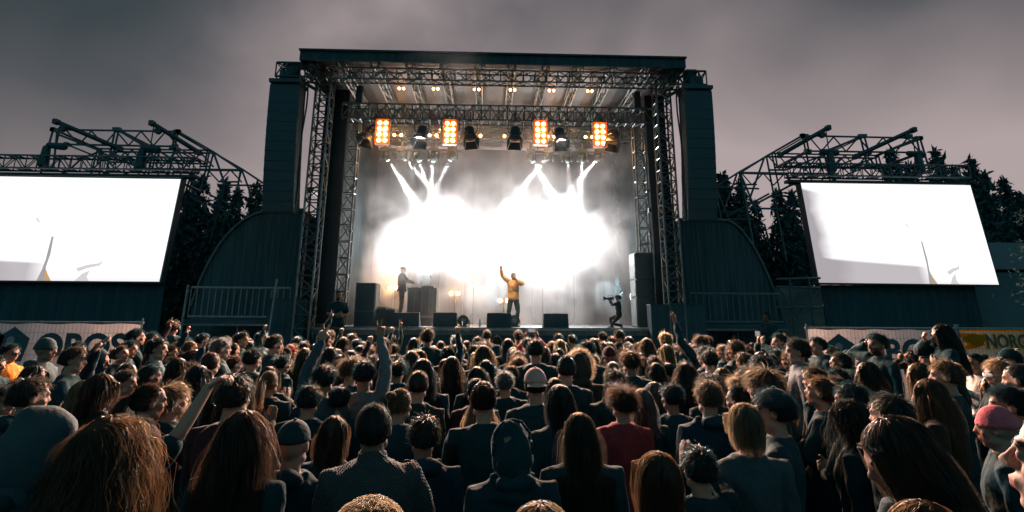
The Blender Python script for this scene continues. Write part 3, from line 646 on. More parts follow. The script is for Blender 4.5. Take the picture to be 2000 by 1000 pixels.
def T3(px, py, Y): return at(px, py, Y)
def rig(members, thick, zig, Y0, Y1, lab, screen_truss, hoists, loc):
    t = empty('scaffold_roof', loc, label=lab, cat='scaffold roof', group='scaffold roofs over the video screens')
    g = Geo()
    for Y in (Y0, Y1):
        for m_ in members: g.rod(at(m_[0], m_[1], Y0) + Vector((0, Y - Y0, 0)), at(m_[2], m_[3], Y0) + Vector((0, Y - Y0, 0)), 0.035)
        for (x0, y0, x1, y1, dy, n_) in zig:
            for i in range(n_):
                a = at(x0 + (x1 - x0) * i / n_, y0 + (y1 - y0) * i / n_ + (dy if i % 2 else 0), Y0); b = at(x0 + (x1 - x0) * (i + 1) / n_, y0 + (y1 - y0) * (i + 1) / n_ + (0 if i % 2 else dy), Y0)
                g.rod(a + Vector((0, Y - Y0, 0)), b + Vector((0, Y - Y0, 0)), 0.026)
    P('tube_frame', g, STEEL, t)
    g = Geo()
    for m_ in members[:8]:
        for q in ((m_[0], m_[1]), (m_[2], m_[3])):
            a = at(*q, Y0); g.rod(a, a + Vector((0, Y1 - Y0, 0)), 0.03); g.box(a, (0.13, 0.13, 0.13))
    P('cross_tubes', g, STEEL, t)
    for (x0, y0, x1, y1) in thick:
        a = at(x0, y0, Y0 - 0.4); b = at(x1, y1, Y0 - 0.2); d = (b - a).normalized()
        gb = Geo().tube([a, b], 0.065, n=4, round_=False).rod(a + Vector((0, .1, .05)), b + Vector((0, .1, .05)), .035); gb.box(a, (0.13, 0.2, 0.16)).box(b, (0.12, 0.2, 0.16)).cyl(a + Vector((0, 0, -0.12)) + d * 0.25, 0.11, 0.1, 12, 'Y')
        P('lifting_beam', gb, BLACK, t)
    x0, y0, x1, y1, hpx = screen_truss
    a = at(x0, y0, 17.6); b = at(x1, y1, 17.6); z = (a.z + b.z) / 2
    P('screen_truss', truss((a.x, 17.6, z), (b.x, 17.6, z), 0.4, max(10, int((b.x - a.x) / 0.32)), 0.03), STEEL, t)
    P('header_beam', Geo().box(((a.x + b.x) / 2, 17.75, z - 0.34), (b.x - a.x, 0.25, 0.09)), BLACK, t)
    for (x, y, x2, y2) in hoists:
        c = at(x, y, 17.5); c2 = at(x2, y2, 17.5)
        P('chain_hoist', Geo().tube([c + Vector((-0.22, 0, 0.02)), c + Vector((0.22, 0, -0.02))], [0.09, 0.12], n=8), BLACK, t)
        P('chain_bag', Geo().tube([c2 + Vector((0, 0, 0.25)), c2 + Vector((0, 0, -0.25))], [0.11, 0.15], n=8), BLACK, t)
        P('chain', Geo().rod(c + Vector((0, 0, 0.1)), c + Vector((0, 0, 0.75)), 0.02).rod(c2 + Vector((0, 0, -0.2)), c2 + Vector((0, 0, -0.5)), 0.03), BLACK, t)
    return t
LM = [(104, 253, 348, 257), (130, 282, 343, 286), (104, 253, 78, 345), (112, 255, 104, 330), (225, 253, 207, 340), (232, 253, 222, 300), (348, 257, 328, 345), (343, 258, 336, 288),
      (348, 257, 417, 297), (417, 297, 470, 332), (195, 296, 417, 299), (380, 332, 470, 333), (390, 325, 410, 325), (417, 298, 403, 352), (417, 298, 440, 362), (470, 332, 463, 372), (112, 262, 200, 296), (195, 296, 150, 312), (232, 255, 290, 290), (195, 296, 190, 320), (270, 298, 262, 330), (310, 299, 305, 325), (345, 352, 385, 372), (380, 335, 345, 460), (375, 335, 352, 410), (345, 372, 400, 400)]
LZ = [(130, 255, 348, 257, 28, 9), (195, 297, 417, 299, 27, 9)]
rig(LM, [(110, 238, 234, 291), (297, 241, 388, 298)], LZ, 18.4, 20.6, 'dark tube scaffold roof over the video screen cut by the picture edge', (-70, 318, 385, 322, 26), [(110, 285, 88, 305), (293, 291, 276, 310)], (at(240, 600, 18.4).x, 18.4, 0))
RM = [(1567, 265, 1797, 270), (1575, 295, 1795, 298), (1567, 265, 1585, 345), (1574, 266, 1580, 296), (1680, 266, 1694, 325), (1688, 266, 1697, 298), (1797, 270, 1816, 335), (1790, 270, 1797, 300),
      (1567, 265, 1497, 305), (1497, 305, 1446, 337), (1497, 306, 1712, 309), (1446, 338, 1540, 341), (1502, 332, 1535, 332), (1497, 306, 1536, 510), (1446, 338, 1471, 478), (1492, 310, 1463, 392), (1470, 402, 1562, 352), (1475, 407, 1530, 408), (1520, 382, 1545, 384), (1680, 268, 1600, 300), (1797, 272, 1720, 300), (1600, 307, 1607, 335), (1700, 308, 1708, 330), (1446, 338, 1480, 420), (1553, 417, 1566, 465)]
RZ_ = [(1580, 267, 1797, 270, 28, 9), (1502, 307, 1712, 309, 26, 9)]
rig(RM, [(1617, 250, 1524, 303), (1784, 254, 1671, 306)], RZ_, 18.4, 20.6, 'dark tube scaffold roof with long free posts over the screen beside the marquee', (1537, 333, 1885, 338, 26), [(1619, 297, 1623, 316), (1788, 301, 1795, 318)], (at(1680, 600, 18.4).x, 18.4, 0))
# scaffold bay and dim panels between band shell and screen
t = thing('scaffold_bay', 'dim scaffold bay with a brown sheet, between the band shell and the video screen skirt', 'scaffold', (at(1560, 640, 17.6).x, 17.6, 0))
BROWN = mat('brown_sheet', (0.12, 0.11, 0.1), 0.8, var=0.4, vscale=2)
P('sheet', Geo().box((at(1562, 600, 18.3).x, 18.3, at(1560, 560, 18.3).z / 2), (1.5, 0.04, at(1560, 560, 18.3).z)), BROWN, t)
g = Geo()
for q in ((1515, 545, 1602, 543), (1515, 560, 1602, 562), (1515, 600, 1602, 600)): g.rod(at(q[0], q[1], 17.6), at(q[2], q[3], 17.6), 0.035)
for px in (1545, 1583): g.rod((at(px, 600, 17.6).x, 17.6, 0), at(px - 3, 545, 17.6), 0.035)
g.rod(at(1545, 640, 17.6), at(1600, 565, 17.6), 0.03).rod(at(1520, 560, 17.6), at(1560, 625, 17.6), 0.03)
P('tubes', g, STEEL, t)
# marquee at the edge
MQ = mat('marquee_pvc', (0.085, 0.125, 0.13), 0.6, var=0.15, vscale=1.0, bump=0.4, bscale=2)
t = thing('marquee', 'grey pointed marquee past the screen on the side of the yellow banner', 'marquee', (at(1990, 600, 19).x, 19, 0))
a = at(1896, 533, 19); b = at(2160, 520, 19); bx = at(1915, 640, 19).x
P('wall_panel', Geo().hexa([(bx, 19, 0), (b.x, 19, 0), (b.x, 22, 0), (bx, 22, 0), (a.x, 19, a.z), (b.x, 19, a.z + 0.1), (b.x, 22, a.z + 0.1), (a.x, 22, a.z)]), MQ, t)
P('roof', Geo().hexa([(a.x - 0.1, 18.9, a.z + 0.12), (b.x, 18.9, a.z + 0.12), (b.x, 22.1, a.z + 0.12), (a.x - 0.1, 22.1, a.z + 0.12), (a.x + 1.2, 20.2, a.z + 1.2), (b.x - 1, 20.2, a.z + 1.2), (b.x - 1, 20.8, a.z + 1.2), (a.x + 1.2, 20.8, a.z + 1.2)]), MQ, t)

# ================================================================ FENCES WITH BANNERS
BAN = mat('banner_white', (0.50, 0.465, 0.475), 0.75, var=0.08, vscale=2, trans=0.45)
INK = mat('banner_ink', (0.035, 0.075, 0.09), 0.8)
YEL = mat('banner_yellow', (1.0, 0.47, 0.012), 0.75, var=0.2, trans=0.75)
ORG = mat('letter_orange', (0.85, 0.30, 0.03), 0.7)
def text_mesh(body, size, extr, offset=0.0, shear=0.0, space=1.0):
    cu = bpy.data.curves.new('txt', 'FONT'); cu.body = body; cu.size = size; cu.extrude = extr; cu.offset = offset; cu.shear = shear; cu.space_character = space; cu.resolution_u = 4
    o = bpy.data.objects.new('txt', cu); COL.objects.link(o); dg = bpy.context.evaluated_depsgraph_get(); me = bpy.data.meshes.new_from_object(o.evaluated_get(dg)); bpy.data.objects.remove(o); return me
def lettering(body, x, Y, z, size, m_, parent, offset=0.02, name='lettering', sx=1.0, sz=1.0, lift=0.03, shear=0, space=1.0):
    me = text_mesh(body, size, 0.003, offset, shear, space); me.materials.clear()
    o = link(name, me, m_); o.parent = parent; o.matrix_parent_inverse = Matrix.Translation(parent.location).inverted()
    o.matrix_basis = Matrix.Translation((x, Y - lift, z)) @ Matrix.Rotation(R(90), 4, 'X') @ Matrix.Diagonal((sx, sz, 1, 1)); return o
def banner_fence(px0, px1, pyt, Y, lab, m_=BAN, zb=0.45):
    a = at(px0, pyt, Y); b = at(px1, pyt, Y); zt = at((px0 + px1) / 2, pyt, Y).z
    t = empty('banner_fence', ((a.x + b.x) / 2, Y, 0), label=lab, cat='fence', group='site fences with banners')
    g = Geo(); n_ = 60; r_ = 14
    for i in range(n_ + 1):
        for j in range(r_ + 1):
            u, v = i / n_, j / r_
            sag = 0.012 * math.sin(u * 40 + v * 3) + 0.02 * noise.noise(Vector((u * 9, v * 3, px0)))
            g.v.append((a.x + (b.x - a.x) * u, Y + 0.03 + sag * 0.6, zb + (zt - 0.03 - zb) * v + 0.008 * math.sin(u * 30)))
    W = r_ + 1; g.f = [(i * W + j, (i + 1) * W + j, (i + 1) * W + j + 1, i * W + j + 1) for i in range(n_) for j in range(r_)]
    o = P('banner', g, m_, t, True)
    P('top_rail', Geo().rod((a.x - 0.03, Y, zt), (b.x + 0.03, Y, zt), 0.02, 8), RAILM, t); P('bottom_rail', Geo().rod((a.x, Y, 0.15), (b.x, Y, 0.15), 0.02), RAILM, t)
    for x in (a.x, b.x): P('post', Geo().rod((x, Y, 0), (x, Y, zt + 0.08), 0.021), RAILM, t)
    g = Geo(); k = int((b.x - a.x) / 0.075)
    for i in range(k): x = a.x + (b.x - a.x) * (i + 0.5) / k; g.rod((x, Y - 0.016, 0.15), (x, Y - 0.016, zt), 0.0028, 4)
    for i in range(1, 9): z = 0.15 + (zt - 0.15) * i / 9; g.rod((a.x, Y - 0.02, z), (b.x, Y - 0.02, z), 0.0028, 4)
    P('wire_mesh', g, RAILD, t)
    P('foot_block', Geo().box((a.x, Y, 0.06), (0.25, 0.6, 0.12)).box((b.x, Y, 0.06), (0.25, 0.6, 0.12)), BLACK, t)
    return t, a, b, zt
def logo(t, px, py, Y, s):
    """dark hexagonal house badge"""
    c = at(px, py, Y); pts = [(-0.5, -0.5), (0.42, -0.5), (0.55, 0.15), (0.0, 0.56), (-0.5, 0.22)]
    pts = [(-0.42, -0.55), (0.42, -0.55), (0.56, 0.18), (0.0, 0.56), (-0.56, 0.18)]
    f = lambda q, y: (c.x + q[0] * s, y, c.z + q[1] * s)
    k = len(pts); P('logo', Geo().add([f(q, Y - 0.034) for q in pts] + [f(q, Y - 0.03) for q in pts], [tuple(range(k))] + [(i, (i + 1) % k, k + (i + 1) % k, k + i) for i in range(k)]), INK, t)
    P('logo_arch', Geo().cyl((c.x - 0.05 * s, Y - 0.037, c.z + 0.12 * s), 0.13 * s, 0.004, 20, 'Y').box((c.x - 0.02 * s, Y - 0.037, c.z - 0.08 * s), (0.34 * s, 0.004, 0.05 * s)), BAN, t)
YB1 = 11.5
t, a, b, zt = banner_fence(-120, 278, 629, YB1, 'site fence with white OBOS banner, behind the raised fists')
logo(t, 25, 672, YB1, 0.56); logo(t, -14, 664, YB1, 0.4)
c = at(66, 699, YB1); lettering('OBOS', c.x, YB1, c.z, 0.62, INK, t, 0.022, sx=1.0)
t, a, b, zt = banner_fence(1575, 1866, 641, YB1, 'site fence with white OBOS banner, behind the bearded man in the crowd')
logo(t, 1640, 684, YB1, 0.56); c = at(1680, 708, YB1); lettering('OBOS', c.x, YB1, c.z, 0.62, INK, t, 0.022)
t, a, b, zt = banner_fence(1871, 2120, 642, YB1, 'site fence with white and yellow NORGES banner at the picture edge', mat('banner_cream', (0.62, 0.50, 0.36), 0.75, var=0.15, vscale=3, trans=0.65))
c = at(1925, 679, YB1); lettering('NORGES', c.x - 0.006, YB1, c.z - 0.006, 0.36, ORG, t, 0.03, 'lettering_outline', 0.82, 1.0, 0.030)
lettering('NORGES', c.x, YB1, c.z, 0.36, INK, t, 0.006, 'lettering', 0.82, 1.0, 0.036)
for k, (x0, y0, x1, y1) in enumerate(((1880, 655, 1920, 672), (1884, 664, 1926, 662), (1890, 678, 1924, 655))):
    P('yellow_flash', Geo().tube([at(x0, y0, YB1 - 0.03), at((x0 + x1) / 2, (y0 + y1) / 2, YB1 - 0.03), at(x1, y1, YB1 - 0.03)], [0.05, 0.13, 0.04], n=8, flat=0.1, side=(0, 0, 1)), YEL, t)
P('yellow_hem', Geo().box(((a.x + b.x) / 2, YB1 - 0.012, zt - 0.035), (b.x - a.x, 0.006, 0.03)), YEL, t)
# ================================================================ TREES
NEED = mat('conifer_needles', (0.04, 0.085, 0.085), 0.8, var=0.4, vscale=1.5)
BARK = mat('bark', (0.06, 0.06, 0.055), 0.9, var=0.3, vscale=6, bump=0.8, bscale=20)
def conifer_meshes(seed, H, rad, dens=1.0):
    rn = random.Random(seed); gt = Geo(); gf = Geo()
    gt.tube([(0, 0, 0), (0.05, 0, H * 0.5), (0, 0, H * 0.97)], [H * 0.018, H * 0.011, 0.02], n=8)
    z = H * 0.08
    while z < H * 0.985:
        f = (H - z) / (H * 0.92); r = rad * (f ** 0.85) * rn.uniform(0.75, 1.15) + 0.12
        nb = max(4, int((5 + 6 * f) * dens)); a0 = rn.random() * 6.28
        for k in range(nb):
            if rn.random() < 0.1: continue
            a = a0 + 6.283 * k / nb + rn.uniform(-.25, .25); L = r * rn.uniform(0.6, 1.15); up = 0.25 * (1 - f) + rn.uniform(-.1, .1)
            d = Vector((math.cos(a), math.sin(a), 0)); p1 = Vector((0, 0, z)) + d * L + Vector((0, 0, L * (up - 0.22))); mid = Vector((0, 0, z)) + d * L * 0.5 + Vector((0, 0, L * up * 0.3))
            if L > 0.6: gt.tube([(0, 0, z), mid, p1], [0.025 + 0.01 * L, 0.018, 0.006], n=4, round_=False)
            ns = max(3, int(L / 0.115))
            for s_ in range(ns):
                u = (s_ + rn.random()) / ns
                if u < 0.12: continue
                c = Vector((0, 0, z)).lerp(mid, min(1, u * 2)) if u < 0.5 else mid.lerp(p1, u * 2 - 1)
                for side in (-1, 1):
                    w = (1 - u) * 0.35 * L * 0.55 + 0.13; sd_ = Vector((-d.y, d.x, 0)) * side
                    tip = c + sd_ * w * rn.uniform(.5, 1.1) + d * w * 0.6 + Vector((0, 0, rn.uniform(-.12, .05)))
                    for rep in range(3):
                        t2 = tip + Vector((rn.gauss(0, .10), rn.gauss(0, .10), rn.gauss(0, .12))) * (.5 + rep * .7); c0 = c + Vector((rn.gauss(0, .06), rn.gauss(0, .06), rn.gauss(0, .09)))
                        q = (t2 - c0).normalized(); wd = Vector((rn.uniform(-1, 1), rn.uniform(-1, 1), rn.uniform(-.6, 1.2))); wd = (wd - q * wd.dot(q)).normalized() * rn.uniform(0.05, 0.105)
                        gf.add([c0 - wd * 0.4, c0.lerp(t2, .5) - wd, t2, c0.lerp(t2, .5) + wd], [(0, 1, 2, 3)])
        z += H * 0.021 * rn.uniform(0.7, 1.3) + 0.03
    for k in range(6):
        gf.add([(0, 0, H * 0.95 + k * 0.05), (0.08 * math.cos(k * 2.1), 0.08 * math.sin(k * 2.1), H * 0.95 + k * 0.05 + 0.05), (0, 0, H * 0.97 + k * 0.06), (-0.03, 0.02, H * 0.96 + k * .05)], [(0, 1, 2, 3)])
    return gt.mesh('trunk'), gf.mesh('needles')
TV = [conifer_meshes(1, 10, 2.1), conifer_meshes(5, 10, 1.7, 1.1), conifer_meshes(9, 10, 2.5)]
def conifer(px, py, Y, v, sc, lab, grp):
    p = at(px, py, Y); t = empty('conifer', (p.x, Y, 0), rz=px * 0.7, label=lab, cat='tree', group=grp); s = p.z / 10.0
    a = link('trunk', TV[v][0], BARK, t); b = link('crown', TV[v][1], NEED, t)
    t.scale = (s * sc, s * sc, s)
GL, GR = 'conifers between the screen and the stage', 'conifers behind the scaffold roof and marquee'
for i, (px, py, Y, v, sc, lab) in enumerate((
    (396, 343, 26, 0, .95, 'dark conifer with the broadest top beside the screen edge over the raised fists'),
    (441, 350, 27, 1, .9, 'dark slender conifer standing under the lowest corner of the scaffold roof'),
    (465, 368, 25, 1, .8, 'smaller dark conifer under the last post of the scaffold roof'),
    (503, 352, 28, 2, .8, 'dark conifer half hidden by the hanging line array speaker'),
    (372, 372, 24, 1, .8, 'low dark conifer hugging the edge of the video screen'),
    (424, 402, 23, 0, .8, 'low dark conifer in front of the slender one, above the band shell'))):
    conifer(px, py, Y, v, sc, lab, GL)
for i, (px, py, Y, v, sc, lab) in enumerate((
    (1411, 338, 26, 1, .95, 'pointed dark conifer beside the hanging line array speaker'),
    (1444, 352, 25, 1, .8, 'pointed dark conifer at the free corner post of the scaffold roof'),
    (1474, 392, 27, 0, .8, 'lower dark conifer below the sloping tubes of the scaffold roof'),
    (1517, 366, 25, 2, .75, 'bushy dark conifer touching the slanting screen edge on the marquee side'),
    (1545, 372, 28, 0, .8, 'dark conifer rising behind the corner of the screen on the marquee side'),
    (1737, 288, 27, 2, .7, 'dark bushy conifer inside the scaffold roof, its top poking through the tubes'),
    (1826, 292, 27, 0, .75, 'tall dark conifer right at the outer end of the scaffold roof'),
    (1893, 308, 26, 1, .8, 'tall narrow dark conifer above the top corner of the screen by the marquee'),
    (1921, 336, 24, 0, .75, 'dark conifer sloping down from the screen corner to the marquee'),
    (1956, 343, 27, 2, .7, 'wide dark conifer behind the marquee peak'),
    (1775, 318, 24, 0, .8, 'dark conifer filling the gap below the outer crane beam'),
    (1860, 322, 24, 2, .7, 'dense dark conifer between the two tallest ones'),
    (1990, 372, 25, 2, .8, 'dark conifer behind the lit leaves at the picture edge'))):
    conifer(px, py, Y, v, sc, lab, GR)
# broadleaf branch reaching in at the edge, its leaves catching the light of the screen
rn = random.Random(3); c = at(2035, 400, 15.0)
t = empty('broadleaf_tree', (c.x + 0.6, 15.2, 0), label='broadleaf tree at the picture edge with pale leaves lit by the screen', cat='tree')
gt = Geo().tube([(c.x + .6, 15.2, 0), (c.x + .5, 15.2, 3), (c.x + .7, 15.1, 5.2)], [0.2, 0.14, 0.05]); gf = Geo()
for i in range(34):
    a = Vector((c.x + .55, 15.15, rn.uniform(2.0, 4.7))); d = Vector((rn.uniform(-1, 1), rn.uniform(-1, 1), rn.uniform(-.2, .5))).normalized(); L = rn.uniform(.7, 1.5); b = a + d * L
    gt.tube([a, a.lerp(b, .5) + Vector((0, 0, .1)), b], [.04, .02, .008], n=5, round_=False)
    for k in range(60):
        q = a.lerp(b, rn.uniform(.25, 1)) + Vector([rn.gauss(0, .14) for _ in range(3)]); s = rn.uniform(.05, .10)
        u = Vector([rn.gauss(0, 1) for _ in range(3)]).normalized(); w = u.orthogonal().normalized()
        gf.add([q - u * s, q + w * s * .55, q + u * s, q - w * s * .55], [(0, 1, 2, 3)])
P('trunk', gt, BARK, t); P('crown', gf, mat('leaf_pale', (0.2, 0.24, 0.2), 0.5, var=0.3, trans=0.3), t)
# ================================================================ PEOPLE: builders
def remesh(g, voxel, smooth_it=3, name='body'):
    me = g.mesh('tmp'); o = bpy.data.objects.new('tmp', me); COL2.objects.link(o)
    r_ = o.modifiers.new('r', 'REMESH'); r_.mode = 'VOXEL'; r_.voxel_size = voxel; r_.use_smooth_shade = True
    if smooth_it:
        s_ = o.modifiers.new('s', 'SMOOTH'); s_.factor = 0.5; s_.iterations = smooth_it
    dg = bpy.context.evaluated_depsgraph_get(); dg.update()
    out = bpy.data.meshes.new_from_object(o.evaluated_get(dg)); out.name = name
    bpy.data.objects.remove(o); bpy.data.meshes.remove(me)
    return out
COL2 = COL
def V(*a): return Vector(a)
SH = {-1: V(-0.18, -0.01, 1.415), 1: V(0.18, -0.01, 1.415)}
UA, FA = 0.275, 0.25
def arm_ik(side, wrist, bend):
    S = SH[side].copy(); W = Vector(wrist); 
    if W.z > 1.5: S += V(-side * 0.02, 0, 0.05)
    d = W - S; L = d.length; mx = (UA + FA) * 0.985
    if L > mx: W = S + d * (mx / L); L = mx
    d = (W - S) / L; a = (UA * UA - FA * FA + L * L) / (2 * L); h = math.sqrt(max(0, UA * UA - a * a))
    b = Vector(bend); b = (b - d * b.dot(d)).normalized()
    return S, S + d * a + b * h, W
def hand(g, W, d, pn, kind, side, s=1.0):
    """palm and five fingers; d: along the hand, pn: palm normal"""
    d = Vector(d).normalized(); pn = Vector(pn); pn = (pn - d * pn.dot(d)).normalized(); sv = d.cross(pn)   # towards the thumb for side=+1
    th = sv * side
    rs = []
    for u, w, t in ((-0.02, .026, .018), (0.0, .028, .018), (.03, .038, .016), (.07, .042, .0145), (.092, .040, .012)):
        c = W + d * (u * s); rs.append([c + sv * (w * s * math.cos(a)) + pn * (t * s * math.sin(a)) for a in [2 * math.pi * k / 12 for k in range(12)]])
    g.rings(rs)
    curl = {'relax': (25, 28, 32, 36), 'fist': (82, 84, 86, 88), 'vsign': (2, 4, 85, 88), 'open': (8, 5, 6, 10), 'point': (3, 80, 84, 88), 'hold': (48, 52, 56, 60), 'flat': (4, 3, 4, 5)}[kind]
    sp = {'vsign': (14, -12, -4, -6), 'open': (12, 3, -6, -16)}.get(kind, (4, 1, -2, -5))
    for i, (L, off) in enumerate(((.072, .030), (.080, .0105), (.074, -.0095), (.058, -.028))):
        base = W + d * (.088 * s) + th * (off * s); a = 0; pts = [base - d * 0.015]; p = base
        dirx = (d * math.cos(R(sp[i])) + th * math.sin(R(sp[i])))
        pts.append(p)
        for j, fl in enumerate((.45, .3, .25)):
            a += R(curl[i]) * (0.75 if j == 0 else 1.0); a = min(a, R(235))
            p = p + (dirx * math.cos(a) + pn * math.sin(a)) * (L * fl * s); pts.append(p)
        g.tube(pts, [r * s for r in (.0095, .0098, .009, .0085, .0072)], n=8)
    b0 = W + d * .022 * s + th * .026 * s
    if kind in ('fist', 'vsign', 'point', 'hold'): tp = [b0, W + d * .06 * s + th * .046 * s + pn * .014 * s, W + d * .085 * s + th * .028 * s + pn * .034 * s, W + d * .09 * s + th * .0 * s + pn * .042 * s]
    else: tp = [b0, W + d * .055 * s + th * .052 * s + pn * .01 * s, W + d * .085 * s + th * .066 * s + pn * .014 * s, W + d * .108 * s + th * .072 * s + pn * .016 * s]
    g.tube(tp, [r * s for r in (.014, .012, .0105, .008)], n=8)
HCN = V(0, 0.01, 1.63)   # head centre
def head(g, rot=None, fem=False):
    def T(v):
        v = Vector(v); 
        if rot is not None: v = rot @ v
        return HCN + v
    E = lambda c, r, n=12: g.ell(T(c), r, n, rot)
    E((0, -.014, .022), (.075, .095, .092), 16); E((0, .030, -.045), (.058, .058, .070), 14); E((0, .052, -.098), (.027, .026, .02)); E((0, .045, .035), (.062, .046, .058))
    for s in (-1, 1):
        E((s * .040, .062, -.028), (.024, .02, .022)); E((s * .031, .084, .0), (.0125, .0105, .0115), 8); E((s * .028, .090, .023), (.026, .010, .008), 8)
        g.ell(T((s * .079, -.008, -.005)), (.009, .019, .032), 10, (rot or Matrix.Identity(3)) @ Matrix.Rotation(R(-14), 3, 'X') @ Matrix.Rotation(s * R(18), 3, 'Z'))
        E((s * .052, .02, -.07), (.016, .03, .022), 10)
    g.tube([T((0, .090, .018)), T((0, .102, -.010)), T((0, .110, -.024))], [.008, .0095, .0115], n=8)
    for s in (-1, 1): E((s * .011, .099, -.029), (.009, .011, .007), 8)
    g.tube([T((-.022, .086, -.058)), T((0, .095, -.055)), T((.022, .086, -.058))], [.006, .008, .006], n=8)
    g.tube([T((-.018, .084, -.068)), T((0, .092, -.069)), T((.018, .084, -.068))], [.006, .0085, .006], n=8)
    return T
def torso(g, e=0.0, fem=False, lo=0.80, build=1.0, rows=None):
    w = 0.93 if fem else 1.0
    T_ = [(.80, 0, .10, .085), (.86, 0, .155, .11), (.93, -.005, .17 * (1.05 if fem else 1), .12), (1.02, 0, .148 if fem else .155, .105), (1.10, .0, .13 if fem else .15, .098), (1.20, .005, .145 if fem else .162, .112), (1.30, .008, .165, .118), (1.37, .0, .178, .108), (1.425, -.008, .165, .085), (1.46, -.01, .115, .068), (1.49, -.008, .07, .06)]
    rs = []
    for z, y, rx, ry in T_:
        if z < lo: continue
        rs.append([V((rx * w * build + e) * math.cos(a), y + (ry * build + e) * math.sin(a), z + (e * 0.4 if z > 1.4 else 0)) for a in [2 * math.pi * k / 24 for k in range(24)]])
    g.rings(rs)
def legs(g, e=0.0, pts=None, feet=True, z1=0.06):
    for s in (-1, 1):
        ps = pts[s] if pts else [V(s * .085, 0, .88), V(s * .10, .015, .48), V(s * .105, -.02, .09)]
        g.tube([ps[0], ps[0].lerp(ps[1], .5) + V(0, .005, 0), ps[1], ps[1].lerp(ps[2], .35) + V(0, -.012, 0), ps[2]], [.088 + e, .075 + e, .054 + e, .055 + e, .037 + e * 1.1], n=14)
        if feet:
            fd = (ps[3] if len(ps) > 3 else V(0.06 * s, 1, 0)).normalized()
            a = ps[2]; g.tube([a + V(0, 0, -.045) - fd * .05, a + V(0, 0, -.05) + fd * .06, a + V(0, 0, -.058) + fd * .16], [.04, .042, .032], n=10)
def displace(me, amp, sc, seed=0.0, zlo=-9, zhi=9):
    n = len(me.vertices); co = np.empty(n * 3); me.vertices.foreach_get('co', co); co = co.reshape(-1, 3)
    no = np.empty(n * 3); me.vertices.foreach_get('normal', no); no = no.reshape(-1, 3)
    q = co * np.array([1.3, 1.3, 0.8]) * sc + seed
    # folds: warped sine sums
    w = np.sin(q[:, 0] * 3.1 + 1.7 * np.sin(q[:, 2] * 2.3 + seed)) + np.sin(q[:, 2] * 4.3 + 2.1 * np.sin(q[:, 0] * 1.9) + q[:, 1] * 2.7) + 0.6 * np.sin(q[:, 1] * 6.1 + q[:, 2] * 5.3 + 2 * np.sin(q[:, 0] * 4))
    w = np.abs(w) ** 0.7 * np.sign(w)
    mk = ((co[:, 2] > zlo) & (co[:, 2] < zhi))[:, None]
    co = co + no * (w * amp)[:, None] * mk
    me.vertices.foreach_set('co', co.ravel()); me.update()
SKIN_ZONE = None
def paint(me, rot, base=(1, 1, 1), beard=None, brow=(.12, .09, .07)):
    n = len(me.vertices); co = np.empty(n * 3); me.vertices.foreach_get('co', co); co = co.reshape(-1, 3) - np.array(HCN)
    if rot is not None: co = co @ np.array(rot)      # inverse rotation
    c = np.ones((n, 4)); x, y, z = np.abs(co[:, 0]), co[:, 1], co[:, 2]
    f = y > .055
    def put(mask, col, k=1.0): c[mask, :3] = c[mask, :3] * (1 - k) + np.array(col) * k
    put(f & (np.hypot(x - .031, (z + .001) * 1.8) < .014), (.75, .72, .70)); put(f & (np.hypot(x - .031, z + .001) < .006), (.08, .06, .05))
    put(f & (np.abs(z - .026 + (x - .03) * .1) < .0045) & (x > .014) & (x < .05), brow)
    put(f & (np.hypot(x / 1.9, z + .062) < .0125), (.85, .42, .40))
    put((y > .02) & (np.hypot(x - .045, z + .03) < .022), (1.0, .82, .76), .5)
    if beard is not None: put((y > -.01) & (z < -.035) & (z > -.13) & ~((np.hypot(x / 1.9, z + .062) < .011)) & ((x > .035) | (z < -.075) | (np.abs(z + .045) < .007)), beard, .9)
    ca = me.color_attributes.new('Col', 'FLOAT_COLOR', 'POINT'); ca.data.foreach_set('color', c.astype(np.float32).ravel())
